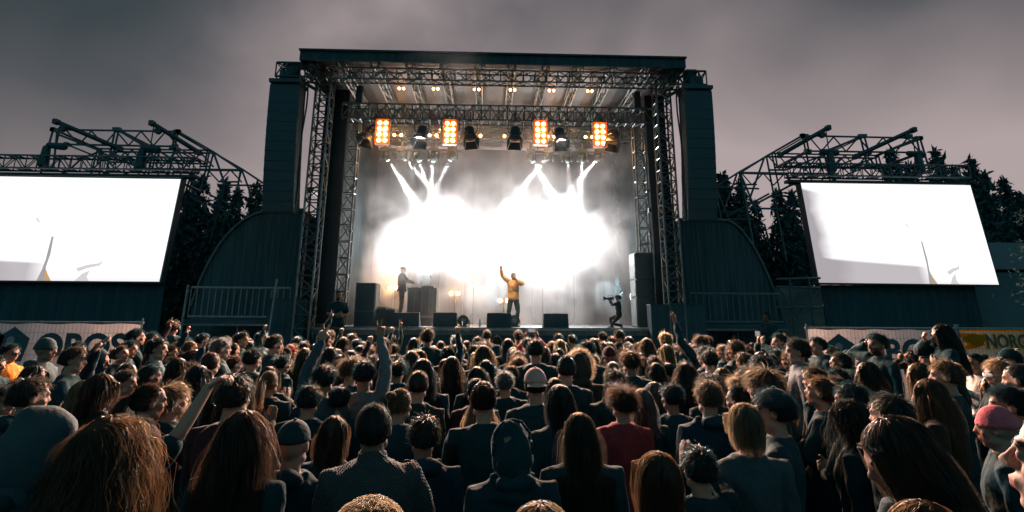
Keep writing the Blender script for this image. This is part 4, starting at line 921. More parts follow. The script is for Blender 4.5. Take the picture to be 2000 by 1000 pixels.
# skins and cloths
SKN = {k: mat('skin_' + k, v, 0.62, spec=0.3, vcol=True, bump=0.15, bscale=180) for k, v in dict(fair=(.33, .185, .13), tan=(.22, .12, .08), deep=(.09, .05, .035)).items()}
CL = {k: mat('cloth_' + k, v, 0.85, spec=0.12, var=0.18, vscale=7, bump=0.5, bscale=40, sheen=0.06) for k, v in dict(
    black=(.005, .030, .037), dark=(.009, .036, .043), navy=(.006, .028, .042), grey=(.036, .060, .067), palegrey=(.10, .115, .122), red=(.22, .03, .035), denim=(.022, .042, .052), brown=(.03, .025, .02), orange=(.55, .2, .03), mustard=(.62, .31, .125), pink=(.42, .25, .22), pinkred=(.55, .12, .14), white=(.55, .54, .54), olive=(.012, .026, .023), maroon=(.034, .014, .017)).items()}
HAIR = {}
def hair_mat(k, v):
    M = mat('hair_' + k, v, 0.42, spec=0.5, trans=0.0); nt = M.node_tree; b = nt.nodes['Principled BSDF']; N = nt.nodes.new; L = nt.links.new
    oi = N('ShaderNodeObjectInfo'); g_ = N('ShaderNodeNewGeometry'); nz = N('ShaderNodeTexNoise'); nz.inputs['Scale'].default_value = 38; tc_ = N('ShaderNodeTexCoord'); mp = N('ShaderNodeMapping'); mp.inputs['Scale'].default_value = (1, 1, .12)
    L(tc_.outputs['Object'], mp.inputs[0]); L(mp.outputs[0], nz.inputs['Vector']); mr = N('ShaderNodeMapRange'); mr.inputs['From Min'].default_value = .3; mr.inputs['From Max'].default_value = .7; mr.inputs['To Min'].default_value = .55; mr.inputs['To Max'].default_value = 1.5; L(nz.outputs['Fac'], mr.inputs['Value'])
    vm = N('ShaderNodeVectorMath'); vm.operation = 'SCALE'; vm.inputs[0].default_value = v; L(mr.outputs[0], vm.inputs['Scale']); L(vm.outputs[0], b.inputs['Base Color'])
    tr = N('ShaderNodeBsdfTranslucent'); v2 = N('ShaderNodeVectorMath'); v2.operation = 'SCALE'; v2.inputs['Scale'].default_value = 3.3; L(vm.outputs[0], v2.inputs[0]); L(v2.outputs[0], tr.inputs['Color']); ms = N('ShaderNodeMixShader'); ms.inputs[0].default_value = 0.5; L(b.outputs[0], ms.inputs[1]); L(tr.outputs[0], ms.inputs[2]); L(ms.outputs[0], nt.nodes['Material Output'].inputs['Surface'])
    HAIR[k] = M
for k, v in dict(black=(.006, .014, .016), darkbrown=(.012, .014, .013), brown=(.023, .019, .014), auburn=(.029, .018, .011), ginger=(.048, .028, .014), darkblond=(.06, .044, .027), blond=(.12, .09, .056), grey=(.07, .074, .074), fur=(.15, .11, .07)).items(): hair_mat(k, v)

# ---------------------------------------------------------------- hair (head-local, +Y is the face)
HR = np.array([.080, .101, .098]); HO = np.array([0, -.014, .022])
def scalp_thr(y): 
    s = np.clip((y + .25) / .95, 0, 1); s = s * s * (3 - 2 * s); return -.62 + s * 1.12
def scalp_dirs(n, r_, thr_add=0.0):
    out = []
    while len(out) < n:
        d = r_.normal(size=(n * 2, 3)); d /= np.linalg.norm(d, axis=1)[:, None]
        k = d[:, 2] > scalp_thr(d[:, 1]) + thr_add; out.extend(d[k])
    return np.array(out[:n])
def push_out(Pn, infl=1.0, long_=True):
    q = (Pn - HO) / (HR * infl); l = np.linalg.norm(q, axis=1); k = l < 1; q[k] /= np.maximum(l[k], 1e-6)[:, None]; Pn = np.where(k[:, None], q * HR * infl + HO, Pn)
    if long_:
        # neck
        c = np.array([0, -.015]); d = Pn[:, :2] - c; l = np.linalg.norm(d, axis=1); k = (l < .068) & (Pn[:, 2] < -.06); d[k] *= (.068 / np.maximum(l[k], 1e-4))[:, None]; Pn[:, :2] = np.where(k[:, None], d + c, Pn[:, :2])
        # shoulders and back: ellipse radius growing downwards
        z = Pn[:, 2]; f = np.clip((-.15 - z) / .07, 0, 1); rx = .07 + .135 * f; ry = .07 + .065 * f; qx, qy = Pn[:, 0] / rx, (Pn[:, 1] + .02) / ry; l = np.hypot(qx, qy); k = (l < 1) & (z < -.15)
        Pn[k, 0] = qx[k] / np.maximum(l[k], 1e-3) * rx[k]; Pn[k, 1] = qy[k] / np.maximum(l[k], 1e-3) * ry[k] - .02
    return Pn
def strands_mesh(name, paths, w, r_, tri=False):
    """paths (n, m, 3) -> ribbons"""
    n, m_, _ = paths.shape
    d = np.gradient(paths, axis=1); d /= np.linalg.norm(d, axis=2)[:, :, None] + 1e-9
    ref = r_.normal(size=(n, 1, 3)); s = np.cross(d, ref); s /= np.linalg.norm(s, axis=2)[:, :, None] + 1e-9
    tw = w * np.linspace(1, .25, m_)[None, :, None] * r_.uniform(.6, 1.3, size=(n, 1, 1))
    a, b = paths - s * tw / 2, paths + s * tw / 2
    vs = np.stack([a, b], 2).reshape(-1, 3)
    base = (np.arange(n)[:, None] * m_ + np.arange(m_ - 1)[None, :]) * 2
    f = np.stack([base, base + 1, base + 3, base + 2], 2).reshape(-1, 4)
    me = bpy.data.meshes.new(name); me.vertices.add(len(vs)); me.vertices.foreach_set('co', vs.ravel()); me.loops.add(f.size); me.loops.foreach_set('vertex_index', f.ravel().astype(np.int32))
    me.polygons.add(len(f)); me.polygons.foreach_set('loop_start', (np.arange(len(f)) * 4).astype(np.int32)); me.polygons.foreach_set('use_smooth', np.ones(len(f), bool)); me.update(calc_edges=True); me.validate(); return me
def cap_geo(g, infl, thr_add=0.0, n=22, ext=None):
    """closed scalp shell"""
    ids = {}; fs = []
    def vid(i, j):
        j %= 2 * n
        if (i, j) not in ids:
            ph = math.pi * max(min(i / n, .995), .005); th = math.pi * j / n; d = np.array([math.sin(ph) * math.cos(th), math.sin(ph) * math.sin(th), math.cos(ph)]); 
            wob = 1 + .02 * math.sin(9 * th + 5 * ph) + .015 * math.sin(17 * th)
            ids[(i, j)] = (len(g.v)); g.v.append(tuple(d * HR * infl * wob + HO))
        return ids[(i, j)]
    for i in range(n):
        for j in range(2 * n):
            ph = math.pi * (i + .5) / n; th = math.pi * (j + .5) / n; dy, dz = math.sin(ph) * math.sin(th), math.cos(ph)
            if dz > scalp_thr(np.array(dy)) + thr_add - .03: g.f.append((vid(i, j), vid(i + 1, j), vid(i + 1, j + 1), vid(i, j + 1)))
def grow(style, n, seed, L=None, w=.0035, m_=12):
    r_ = np.random.default_rng(seed); D0 = scalp_dirs(n, r_); Pn = D0 * HR * 1.0 + HO; nrm = D0 / HR; nrm /= np.linalg.norm(nrm, axis=1)[:, None]
    down = np.array([0, 0, -1.0]); whorl = np.array([0, -.35, .94])
    tang = D0 - whorl[None, :] * (D0 @ whorl)[:, None]; tang /= np.linalg.norm(tang, axis=1)[:, None] + 1e-6
    tang -= nrm * np.sum(tang * nrm, 1)[:, None]; tang /= np.linalg.norm(tang, axis=1)[:, None] + 1e-6
    cl = r_.integers(0, max(8, n // 14), size=n); cph = r_.uniform(0, 6.28, size=cl.max() + 1)[cl]; cam_ = r_.normal(size=(cl.max() + 1, 3))[cl]
    ph = cph + r_.normal(size=n) * .35
    path = [Pn.copy()]
    if style in ('short', 'buzz', 'tousled', 'mop'):
        LL = {'short': .044, 'buzz': .012, 'tousled': .075, 'mop': .06}[style]; lift = {'short': .5, 'buzz': .9, 'tousled': .5, 'mop': .6}[style]
        Ls = LL * r_.uniform(.6, 1.25, size=n) * (1 + .5 * np.clip(D0[:, 2], 0, 1)); m_ = 5 if style != 'mop' else 8
        d = nrm * lift + tang * (1 - lift * .6) + cam_ * (.16 if style == 'short' else .32) + r_.normal(size=(n, 3)) * .11
        for i in range(m_):
            d /= np.linalg.norm(d, axis=1)[:, None]; Pn = Pn + d * (Ls / m_)[:, None]
            if style == 'mop': Pn = Pn + .006 * np.stack([np.sin(i * 1.5 + ph), np.cos(i * 1.5 + ph), np.sin(i * 1.1 + ph * 2)], 1)
            Pn = push_out(Pn, 1.03, False); path.append(Pn.copy()); d = d + tang * .25 + down * .1
        return np.stack(path, 1), w
    if style in ('ponytail', 'bun', 'topknot'):
        tie = {'ponytail': np.array([0, -.128, .035]), 'bun': np.array([0, -.118, .07]), 'topknot': np.array([0, -.045, .135])}[style]
        na = int(n * .62); path = []
        A = D0[:na] * HR * 1.02 + HO; u = np.linspace(0, 1, m_)
        B = tie + r_.normal(size=(na, 3)) * .010
        for k in u:
            q = A * (1 - k) + B * k; q = push_out(q, 1.05 + .02 * math.sin(k * 3), False); path.append(q + r_.normal(size=(na, 3)) * .001)
        pa = np.stack(path, 1)
        nb = n - na; Pn = tie + r_.normal(size=(nb, 3)) * .012; path = [Pn.copy()]
        if style == 'ponytail':
            L_ = L or .30; d = np.tile(np.array([0, -.8, .1]), (nb, 1)) + r_.normal(size=(nb, 3)) * .22; Ls = L_ * r_.uniform(.65, 1.1, size=nb)
            for i in range(m_ - 1):
                d = d * .72 + down * .34 + .05 * np.sin(i * .9 + ph[:nb])[:, None] * cam_[:nb]; d /= np.linalg.norm(d, axis=1)[:, None]; Pn = push_out(Pn + d * (Ls / m_)[:, None], 1.03); path.append(Pn.copy())
        else:
            c = tie + (np.array([0, -.03, .012]) if style == 'bun' else np.array([0, -.005, .035])); ax = r_.normal(size=(nb, 3)); ax /= np.linalg.norm(ax, axis=1)[:, None]; e1 = np.cross(ax, r_.normal(size=(nb, 3))); e1 /= np.linalg.norm(e1, axis=1)[:, None]; e2 = np.cross(ax, e1); rr = r_.uniform(.026, .042, size=nb)
            path = [c + (e1 * math.cos(i * .55) + e2 * math.sin(i * .55)) * rr[:, None] * np.array([1, 1, .8]) for i in range(m_)]
        return np.concatenate([pa, np.stack(path, 1)], 0), w
    # long styles: fall from a parting
    LL = {'long': .44, 'wavy': .46, 'curly': .42, 'bob': .22, 'lob': .28}[style] if L is None else L
    part = np.sign(D0[:, 0] + r_.normal(size=n) * .12); Ls = LL * r_.uniform(.72, 1.08, size=n)
    lift = {'curly': .5, 'wavy': .3}.get(style, .12); vol = {'curly': 1.32, 'wavy': 1.17, 'bob': 1.10, 'lob': 1.09}.get(style, 1.08); vols = vol * (1 + r_.uniform(-.06, .05, size=n))
    d = tang * .7 + nrm * lift; d[:, 0] += part * .35 * np.clip(D0[:, 2], 0, 1); d[:, 1] -= .25
    amp = {'wavy': .32, 'curly': .75, 'long': .08, 'bob': .06, 'lob': .12}[style]; fr = {'wavy': .9, 'curly': 1.5}.get(style, .6)
    for i in range(m_ - 1):
        f = i / (m_ - 1)
        wv = amp * (np.sin(i * fr + ph)[:, None] * np.stack([np.cos(cph), np.sin(cph), np.zeros(n)], 1))
        d = d * .62 + down * .42 + wv * .8 + r_.normal(size=(n, 3)) * (.055 if style != 'curly' else .15)
        if style in ('bob',) and f > .6: d += np.stack([-np.sign(Pn[:, 0]) * .1, -Pn[:, 1] * 1.0, np.zeros(n)], 1)
        d /= np.linalg.norm(d, axis=1)[:, None]; Pn = Pn + d * (Ls / m_)[:, None]
        # keep the face clear
        k = (Pn[:, 1] > .045) & (np.abs(Pn[:, 0]) < .075) & (Pn[:, 2] < .06); Pn[k, 0] = np.sign(Pn[k, 0]) * .078
        q = (Pn - HO) / (HR * vols[:, None]); l = np.linalg.norm(q, axis=1); kk = l < 1; kk &= Pn[:, 2] > -.1; q /= np.maximum(l, 1e-6)[:, None]; Pn = np.where(kk[:, None], (q * HR * vols[:, None] + HO) * .7 + Pn * .3, Pn)
        Pn = push_out(Pn, 1.03); path.append(Pn.copy())
    return np.stack(path, 1), w
HMESH = {}
def hair_mesh(style, near=False, L=None, seed=1):
    key = (style, near, L, seed)
    if key in HMESH: return HMESH[key]
    n = {'buzz': 900}.get(style, 950); w = .0042; m_ = 11
    if style == 'tousled': n = 1200
    if style in ('long', 'wavy', 'curly', 'bob', 'lob'): n = 1000; w = .0055
    if near: n = int(n * 5.5); w *= .30; m_ = 20
    pth, w = grow(style, n, seed * 13 + len(style), L, w, m_)
    if style in ('ponytail', 'bun', 'topknot'): pass
    me = strands_mesh('hair', pth, w, np.random.default_rng(seed))
    g = Geo(); cap_geo(g, {'buzz': 1.01, 'short': 1.035, 'tousled': 1.05, 'mop': 1.08, 'curly': 1.18, 'wavy': 1.08, 'long': 1.045, 'bob': 1.07, 'lob': 1.06}.get(style, 1.035))
    if style in ('bun', 'topknot'):
        c = (0, -.148, .082) if style == 'bun' else (0, -.05, .168); g.ell(c, (.036, .036, .032), 8)
    if style == 'ponytail': g.tube([(0, -.125, .035), (0, -.17, .02), (0, -.185, -.05), (0, -.175, -.14), (0, -.165, -.2)], [.014, .02, .022, .018, .008], n=8)
    if style in ('long', 'wavy', 'curly', 'bob', 'lob'):
        k = {'curly': 1.22, 'wavy': 1.08}.get(style, 1.0); LL = (L or {'long': .44, 'wavy': .46, 'curly': .42, 'bob': .22, 'lob': .28}[style]) * .78
        rs = []; zs = np.linspace(.05, .05 - LL, 9)
        for side_ in (0, 1):
            row = []
            for z in zs:
                f = max(0, min(1, (-.13 - z) / .09)); rx = (.078 * k) * (1 - f) + .165 * k * f; ry = (.094 * k) * (1 - f) + .125 * f; cy = -.014 * (1 - f) - .02 * f
                if side_: rx -= .02; ry -= .02
                row.append([(rx * math.sin(R(a)), cy - ry * math.cos(R(a)), z) for a in np.linspace(-108, 108, 17)])
            rs.append(row)
        base = len(g.v)
        for row in rs:
            for r1 in row: g.v.extend(r1)
        def id_(s_, i, j): return base + s_ * 9 * 17 + i * 17 + j
        for i in range(8):
            for j in range(16):
                g.f.append((id_(0, i, j), id_(0, i, j + 1), id_(0, i + 1, j + 1), id_(0, i + 1, j))); g.f.append((id_(1, i, j), id_(1, i + 1, j), id_(1, i + 1, j + 1), id_(1, i, j + 1)))
            for j in (0, 16): g.f.append((id_(0, i, j), id_(1, i, j), id_(1, i + 1, j), id_(0, i + 1, j)))
        for j in range(16): g.f.append((id_(0, 8, j), id_(1, 8, j), id_(1, 8, j + 1), id_(0, 8, j + 1)))
    # join base and strands
    nv = len(me.vertices); co = np.empty(nv * 3); me.vertices.foreach_get('co', co); fi = np.empty(len(me.loops), np.int32); me.loops.foreach_get('vertex_index', fi)
    gv = np.array(g.v); tri = []; 
    allv = np.concatenate([co.reshape(-1, 3), gv]); nf = len(me.polygons)
    starts = list(range(0, nf * 4, 4)); loops = [fi]
    cur = nf * 4
    for f in g.f: loops.append(np.array(f, np.int32) + nv); starts.append(cur); cur += len(f)
    bpy.data.meshes.remove(me); me = bpy.data.meshes.new('hair_' + style); me.vertices.add(len(allv)); me.vertices.foreach_set('co', allv.ravel())
    lp = np.concatenate(loops); me.loops.add(len(lp)); me.loops.foreach_set('vertex_index', lp); me.polygons.add(len(starts)); me.polygons.foreach_set('loop_start', np.array(starts, np.int32))
    me.polygons.foreach_set('use_smooth', np.ones(len(starts), bool)); me.update(calc_edges=True); me.validate()
    me.materials.append(None); HMESH[key] = me; return me
# ---------------------------------------------------------------- headwear (head-local)
def cap_mesh(backwards=False):
    g = Geo(); n = 14; rs = []
    for i in range(9):
        ph = R(4 + 88 * i / 8); rs.append([(HO[0] + .089 * math.sin(ph) * math.cos(a) * 1.0, HO[1] + .108 * math.sin(ph) * math.sin(a), HO[2] + .012 + .105 * math.cos(ph)) for a in [2 * math.pi * k / 28 for k in range(28)]])
    g.rings(rs); g.cyl((HO[0], HO[1], HO[2] + .119), .009, .008, 10)
    s = -1 if backwards else 1
    bp = []
    for lift in (0, .004):
        for i in range(5):
            for k in range(9):
                a = R(-52 + 104 * k / 8); r0 = .098 + .068 * (i / 4) * math.cos(a * .9); bp.append((math.sin(a) * (.082 + .012 * i / 4), s * (math.cos(a) * r0) + HO[1], HO[2] + .01 - .022 * (i / 4) - .012 * (1 - math.cos(a)) + lift))
    f = []
    for i in range(4):
        for k in range(8):
            q = i * 9 + k; f.append((q, q + 1, q + 10, q + 9)); q += 45; f.append((q, q + 9, q + 10, q + 1))
    for k in range(8): f.append((36 + k, 37 + k, 82 + k, 81 + k)); 
    for i in range(4): f.append((i * 9, i * 9 + 9, i * 9 + 54, i * 9 + 45)); f.append((i * 9 + 8, i * 9 + 53, i * 9 + 62, i * 9 + 17))
    g.add(bp, f); return g
def headwear(kind):
    g = Geo()
    if kind == 'cap': return cap_mesh().mesh('cap', True)
    if kind == 'capback':
        g = cap_mesh(True)
        g.tube([(-.075, .07, .03), (-.045, .094, .04), (0, .102, .043), (.045, .094, .04), (.075, .07, .03)], .006, n=6); return g.mesh('cap', True)
    if kind == 'beanie':
        rs = []
        for i in range(10):
            ph = R(3 + 92 * i / 9); k = 1 + (.04 if i > 7 else 0)
            rs.append([(.090 * k * math.sin(ph) * math.cos(a) * (1 + .01 * math.cos(14 * a)), HO[1] + .110 * k * math.sin(ph) * math.sin(a) * (1 + .01 * math.cos(14 * a)), HO[2] + .0 + .118 * math.cos(ph)) for a in [2 * math.pi * q / 42 for q in range(42)]])
        return g.rings(rs).mesh('beanie', True)
    if kind in ('hood', 'furhood'):
        rs = []
        k = 1.28 if kind == 'furhood' else 1.18
        for i in range(13):
            f = i / 12; y = .085 - .235 * f; w = math.sqrt(max(.02, 1 - ((f - .28) / .74) ** 2)) if f > .28 else .60 + .40 * math.sin(f / .28 * 1.57)
            cz = -.005 + .0 * f - .06 * f * f; ring = []
            for a in [2 * math.pi * q / 26 for q in range(26)]:
                ring.append((.094 * k * w * math.cos(a) * (1 + .02 * math.sin(3 * a + f * 6)), y, cz + .128 * k * w * math.sin(a) + (.012 * math.sin(a * 2 + f * 9))))
            rs.append(ring)
        g.rings(rs, cap=False); nb = 26; g.f.append(tuple(12 * nb + j for j in range(nb)))
        # inner layer and neck skirt
        inner = [[(x * .93, y + .004, z * .95) for x, y, z in ring] for ring in rs]; g.rings(inner, cap=False)
        rs2 = []
        for i, (z, rx, ry) in enumerate(((-.08, .095, .11), (-.14, .10, .11), (-.19, .13, .115), (-.22, .17, .12))): rs2.append([(rx * math.cos(a), -.035 + ry * math.sin(a), z) for a in [2 * math.pi * q / 26 for q in range(26)]])
        g.rings(rs2); me = g.mesh('hood', True); displace(me, .007, 7.0, 3.0); return me
    if kind == 'headphones':
        g.tube([(-.09, -.01, .0), (-.095, -.01, .07), (-.05, -.012, .125), (0, -.012, .138), (.05, -.012, .125), (.095, -.01, .07), (.09, -.01, .0)], .008, n=8)
        for s in (-1, 1): g.cyl((s * .093, -.006, -.004), .036, .03, 18, 'X')
        return g.mesh('headphones', True)
    if kind == 'sunglasses_up':
        for s in (-1, 1): g.tube([(s * .012, .062, .112), (s * .055, .05, .10)], [.017, .017], n=10, flat=.3, side=(0, .6, .8)); g.tube([(s * .06, .05, .10), (s * .088, -.03, .07)], .003, n=5)
        return g.mesh('sunglasses', True)
    if kind == 'sunglasses':
        for s in (-1, 1): g.tube([(s * .018, .108, .0), (s * .052, .094, .0)], [.017, .015], n=10, flat=.25, side=(0, 0, 1)); g.tube([(s * .066, .08, .005), (s * .084, -.01, .006)], .0025, n=5)
        g.tube([(-.02, .11, .005), (.02, .11, .005)], .0025, n=5); return g.mesh('sunglasses', True)
HW = {}
def get_hw(k):
    if k not in HW: HW[k] = headwear(k)
    return HW[k]
def furring(seed=5):
    r_ = np.random.default_rng(seed); n = 2600; a = r_.uniform(0, 6.283, n); c = np.stack([.118 * np.cos(a), .07 + r_.normal(size=n) * .02, .0 + .15 * np.sin(a)], 1); o = np.stack([np.cos(a), r_.normal(size=n) * .7, np.sin(a)], 1); o += r_.normal(size=(n, 3)) * .35
    o /= np.linalg.norm(o, axis=1)[:, None]; L = r_.uniform(.03, .07, n)[:, None]
    pth = np.stack([c, c + o * L * .5, c + o * L + np.array([0, -.01, -.006])], 1); me = strands_mesh('fur_trim', pth, .003, r_); me.materials.append(None); return me

# ---------------------------------------------------------------- body variants
POSES = dict(
    rest=dict(R=((.25, .05, .86), (0, -.9, .2), 'relax', (0, .1, -1), (-1, 0, 0)), L=((-.25, .05, .86), (0, -.9, .2), 'relax', (0, .1, -1), (1, 0, 0))),
    fold=dict(R=((.05, .26, 1.16), (1, -.2, -.5), 'relax', (-1, .2, .1), (0, -1, 0)), L=((-.05, .23, 1.12), (-1, -.2, -.5), 'relax', (1, .2, .1), (0, -1, 0))),
    clap=dict(R=((.045, .32, 1.34), (1, -.3, -.6), 'flat', (-.1, .3, 1), (-1, 0, 0)), L=((-.045, .32, 1.34), (-1, -.3, -.6), 'flat', (.1, .3, 1), (1, 0, 0))),
    phone=dict(R=((.075, .30, 1.60), (1, -.1, -.6), 'hold', (-.2, .1, 1), (-.4, -1, 0)), L=((-.075, .30, 1.60), (-1, -.1, -.6), 'hold', (.2, .1, 1), (.4, -1, 0))),
    phoneup=dict(R=((.10, .22, 1.86), (1, -.1, -.3), 'hold', (-.1, .1, 1), (-.6, -1, 0)), L=((-.10, .22, 1.86), (-1, -.1, -.3), 'hold', (.1, .1, 1), (.6, -1, 0))),
    fistR=dict(R=((.10, .20, 1.95), (1, -.1, -.1), 'fist', (0, .05, 1), (-.2, 1, 0))),
    fistL=dict(L=((-.10, .20, 1.95), (-1, -.1, -.1), 'fist', (0, .05, 1), (.2, 1, 0))),
    fistdiag=dict(R=((.52, .22, 1.80), (.2, -.3, -1), 'fist', (.75, .2, .9), (.1, 1, -.3))),
    vR=dict(R=((.09, .20, 1.97), (1, -.1, -.1), 'vsign', (0, .05, 1), (0, 1, 0))),
    vL=dict(L=((-.11, .20, 1.97), (-1, -.1, -.1), 'vsign', (0, .05, 1), (0, 1, 0))),
    pointL=dict(L=((-.30, .16, 1.90), (-1, -.1, -.1), 'open', (-.35, .1, 1), (0, 1, 0))),
    headhand=dict(R=((.22, -.02, 1.62), (1, .2, -.2), 'hold', (-.6, -.3, .6), (-1, 0, 0))),
    reach=dict(L=((-.12, .44, 1.30), (-1, -.2, -.6), 'relax', (.2, 1, .1), (0, 0, -1))),
)
def build_person(pose='rest', fem=False, voxel=.0105, legpts=None, headrot=None, sleeves=1.0, jacket=True, beard=None, build=1.0, lean=None, shoes=True, seed=0.0, jpuff=.016, hood_down=False, collar=0.0, jlen=.84):
    """returns dict of meshes: body, jacket, trousers (all in the same local space)"""
    pz = POSES[pose] if isinstance(pose, str) else pose
    arms = {}
    for s, k in ((1, 'R'), (-1, 'L')):
        a = pz.get(k) or POSES['rest'][k]; S, E_, W = arm_ik(s, a[0], a[1]); arms[s] = (S, E_, W, a[2], a[3], a[4])
    g = Geo(); torso(g, 0, fem, build=build); legs(g, 0, legpts); rot = None
    if headrot: rot = Matrix.Rotation(R(headrot[0]), 3, 'Z') @ Matrix.Rotation(R(headrot[1]), 3, 'X') @ Matrix.Rotation(R(headrot[2]) if len(headrot) > 2 else 0, 3, 'Y')
    head(g, rot, fem); k = .88 if fem else 1.0
    nk = HCN + ((rot @ V(0, -.01, -.07)) if rot else V(0, -.01, -.07))
    g.tube([V(0, -.015, 1.44), V(0, -.01, 1.50), nk], [.066 * k, .055 * k, .053 * k], n=14)
    for s in (-1, 1):
        S, E_, W, kind, d, pn = arms[s]
        g.tube([V(s * .10, -.01, 1.42), S, S.lerp(E_, .4), E_, E_.lerp(W, .35), W], [.055, .056 * k, .047 * k, .038 * k, .037 * k, .0255 * k], n=12)
        hand(g, W, d, pn, kind, s, .92 if fem else 1.0)
    body = remesh(g, voxel, 2, 'person'); paint(body, rot, beard=beard)
    out = dict(body=body, rot=rot, arms=arms)
    if jacket:
        g = Geo(); torso(g, jpuff, fem, lo=.84, build=build)
        g.tube([V(0, -.014, 1.44), V(0, -.012, 1.50 + collar)], [.085, .064 + jpuff * .3], n=16, round_=False)
        for s in (-1, 1):
            S, E_, W = arms[s][:3]; e = jpuff
            if sleeves >= 1: pts = [V(s * .10, -.01, 1.42), S, S.lerp(E_, .45), E_, E_.lerp(W, .5), E_.lerp(W, .93)]; rr = [.06, .062 + e * .5, .05 + e * .8, .042 + e * .8, .036 + e * .8, .030 + e * .6]
            else: pts = [V(s * .10, -.01, 1.42), S, S.lerp(E_, .35), S.lerp(E_, .7)]; rr = [.06, .062 + e * .5, .055 + e, .052 + e]
            g.tube(pts, rr, n=12)
        if hood_down: g.ell(V(0, -.105, 1.49), (.105, .06, .05), 12); g.tube([V(-.1, -.04, 1.50), V(-.09, .03, 1.47), V(0, .07, 1.43), V(.09, .03, 1.47), V(.1, -.04, 1.50)], .022, n=8)
        if not shoes: pass
        out['jacket'] = remesh(g, max(voxel * 1.1, .011), 3, 'jacket'); displace(out['jacket'], .0035, 8.0, seed + 1.3)
    g = Geo()
    for s in (-1, 1):
        ps = legpts[s] if legpts else [V(s * .085, 0, .88), V(s * .10, .015, .48), V(s * .105, -.02, .10)]
        g.tube([ps[0], ps[0].lerp(ps[1], .5), ps[1], ps[1].lerp(ps[2], .5), ps[2]], [.104, .09, .072, .068, .058], n=12)
    g.ell((legpts[1][0] + legpts[-1][0]) / 2 + V(0, 0, .06) if legpts else V(0, -.003, .93), (.178, .128, .10), 14)
    out['trousers'] = remesh(g, .016, 2, 'trousers'); displace(out['trousers'], .004, 9.0, seed)
    for k_ in ('body', 'jacket', 'trousers'):
        if k_ in out: out[k_].materials.append(None)
    # shoes are part of the trousers' neighbour: own mesh
    g = Geo()
    for s in (-1, 1):
        ps = legpts[s] if legpts else [None, None, V(s * .105, -.02, .09), V(.06 * s, 1, 0)]
        fd = ps[3].normalized() if len(ps) > 3 else V(.06 * s, 1, 0).normalized(); a = ps[2]
        g.tube([a + V(0, 0, -.04) - fd * .055, a + V(0, 0, -.045) + fd * .06, a + V(0, 0, -.055) + fd * .175], [.046, .047, .037], n=10)
    out['shoe'] = g.mesh('shoes', True); out['shoe'].materials.append(None)
    return out
BODY = {}
def setmat(o, m_):
    if not o.material_slots: o.data.materials.append(None)
    o.material_slots[0].link = 'OBJECT'; o.material_slots[0].material = m_
def place(B, x, y, z, h, rz, skin='fair', hair=None, haircol='darkbrown', near=False, jacket='black', trousers='dark', wear=(), lab='', grp='people in the crowd watching the concert', tilt=0.0, hairseed=1, L=None, cat='person', hscale=1.0, name='person', roll=0.0):
    o = bpy.data.objects.new(name, B['body']); COL.objects.link(o); s = h / 1.75
    o.location = (x, y, z); o.rotation_euler = (tilt, roll, rz); o.rotation_mode = 'XYZ'; o.scale = (s, s, s); setmat(o, SKN[skin]); tag(o, lab, cat, grp)
    def ch(nm, me, m_, head=False):
        c = bpy.data.objects.new(nm, me); COL.objects.link(c); c.parent = o; setmat(c, m_)
        if head:
            M_ = Matrix.Translation(HCN)
            if B['rot'] is not None: M_ = M_ @ B['rot'].to_4x4()
            c.matrix_local = M_ @ Matrix.Diagonal((hscale, hscale, hscale, 1))
        return c
    if 'jacket' in B: ch('jacket', B['jacket'], CL[jacket] if isinstance(jacket, str) else jacket)
    ch('trousers', B['trousers'], CL[trousers]); ch('shoes', B['shoe'], CL['black'])
    if hair: ch('hair', hair_mesh(hair, near, L, hairseed), HAIR[haircol], True)
    for w_ in wear:
        k_, c_ = w_
        if k_ == 'furtrim': ch('fur_trim', FUR, HAIR['fur'], True)
        else:
            nm = {'capback': 'cap', 'furhood': 'hood', 'sunglasses_up': 'sunglasses'}.get(k_, k_)
            ch(nm, get_hw(k_), CL[c_] if c_ in CL else BLACK, True)
    return o
FUR = furring()
# ================================================================ PEOPLE: body variants for the crowd
def mk(key, *a, **k): BODY[key] = build_person(*a, **k)
mk('m', 'rest', seed=1); mk('m2', 'fold', build=1.06, seed=2); mk('f', 'rest', True, seed=3); mk('f2', 'clap', True, seed=4, jpuff=.012)
mk('mh', 'rest', seed=5, hood_down=True, jpuff=.024); mk('fc', 'rest', True, seed=6, jpuff=.022, collar=.03)
mk('mb', 'rest', seed=7, beard=(.10, .07, .05)); mk('mu', 'fold', seed=8, headrot=(0, 14)); mk('fu', 'fold', True, seed=9, headrot=(12, 10)); mk('phone', 'phone', True, seed=10)
mk('fistR', 'fistR', seed=11, voxel=.0085); mk('fistL', 'fistL', seed=12, voxel=.0085); mk('vR', 'vR', seed=13, voxel=.0075); mk('vL', 'vL', True, seed=14, voxel=.0075); mk('diag', 'fistdiag', seed=15, voxel=.0085, hood_down=False, jpuff=.022)
mk('pointL', 'pointL', seed=16, voxel=.0085); mk('hh', 'headhand', seed=17, beard=(.05, .045, .04)); mk('reach', 'reach', seed=18, jpuff=.02)
Wd = dict(short=.188, buzz=.172, long=.22, wavy=.26, curly=.31, ponytail=.19, bun=.19, topknot=.19, tousled=.235, mop=.235, bob=.235, lob=.235, cap=.20, capback=.20, beanie=.205, hood=.24, furhood=.31)
# px, py (top of the head), width, hair, colour, turn to the picture's right, body, cloth, wear, label (None: made from the rest)
C = []
def c(*a, **k): C.append((a, k))
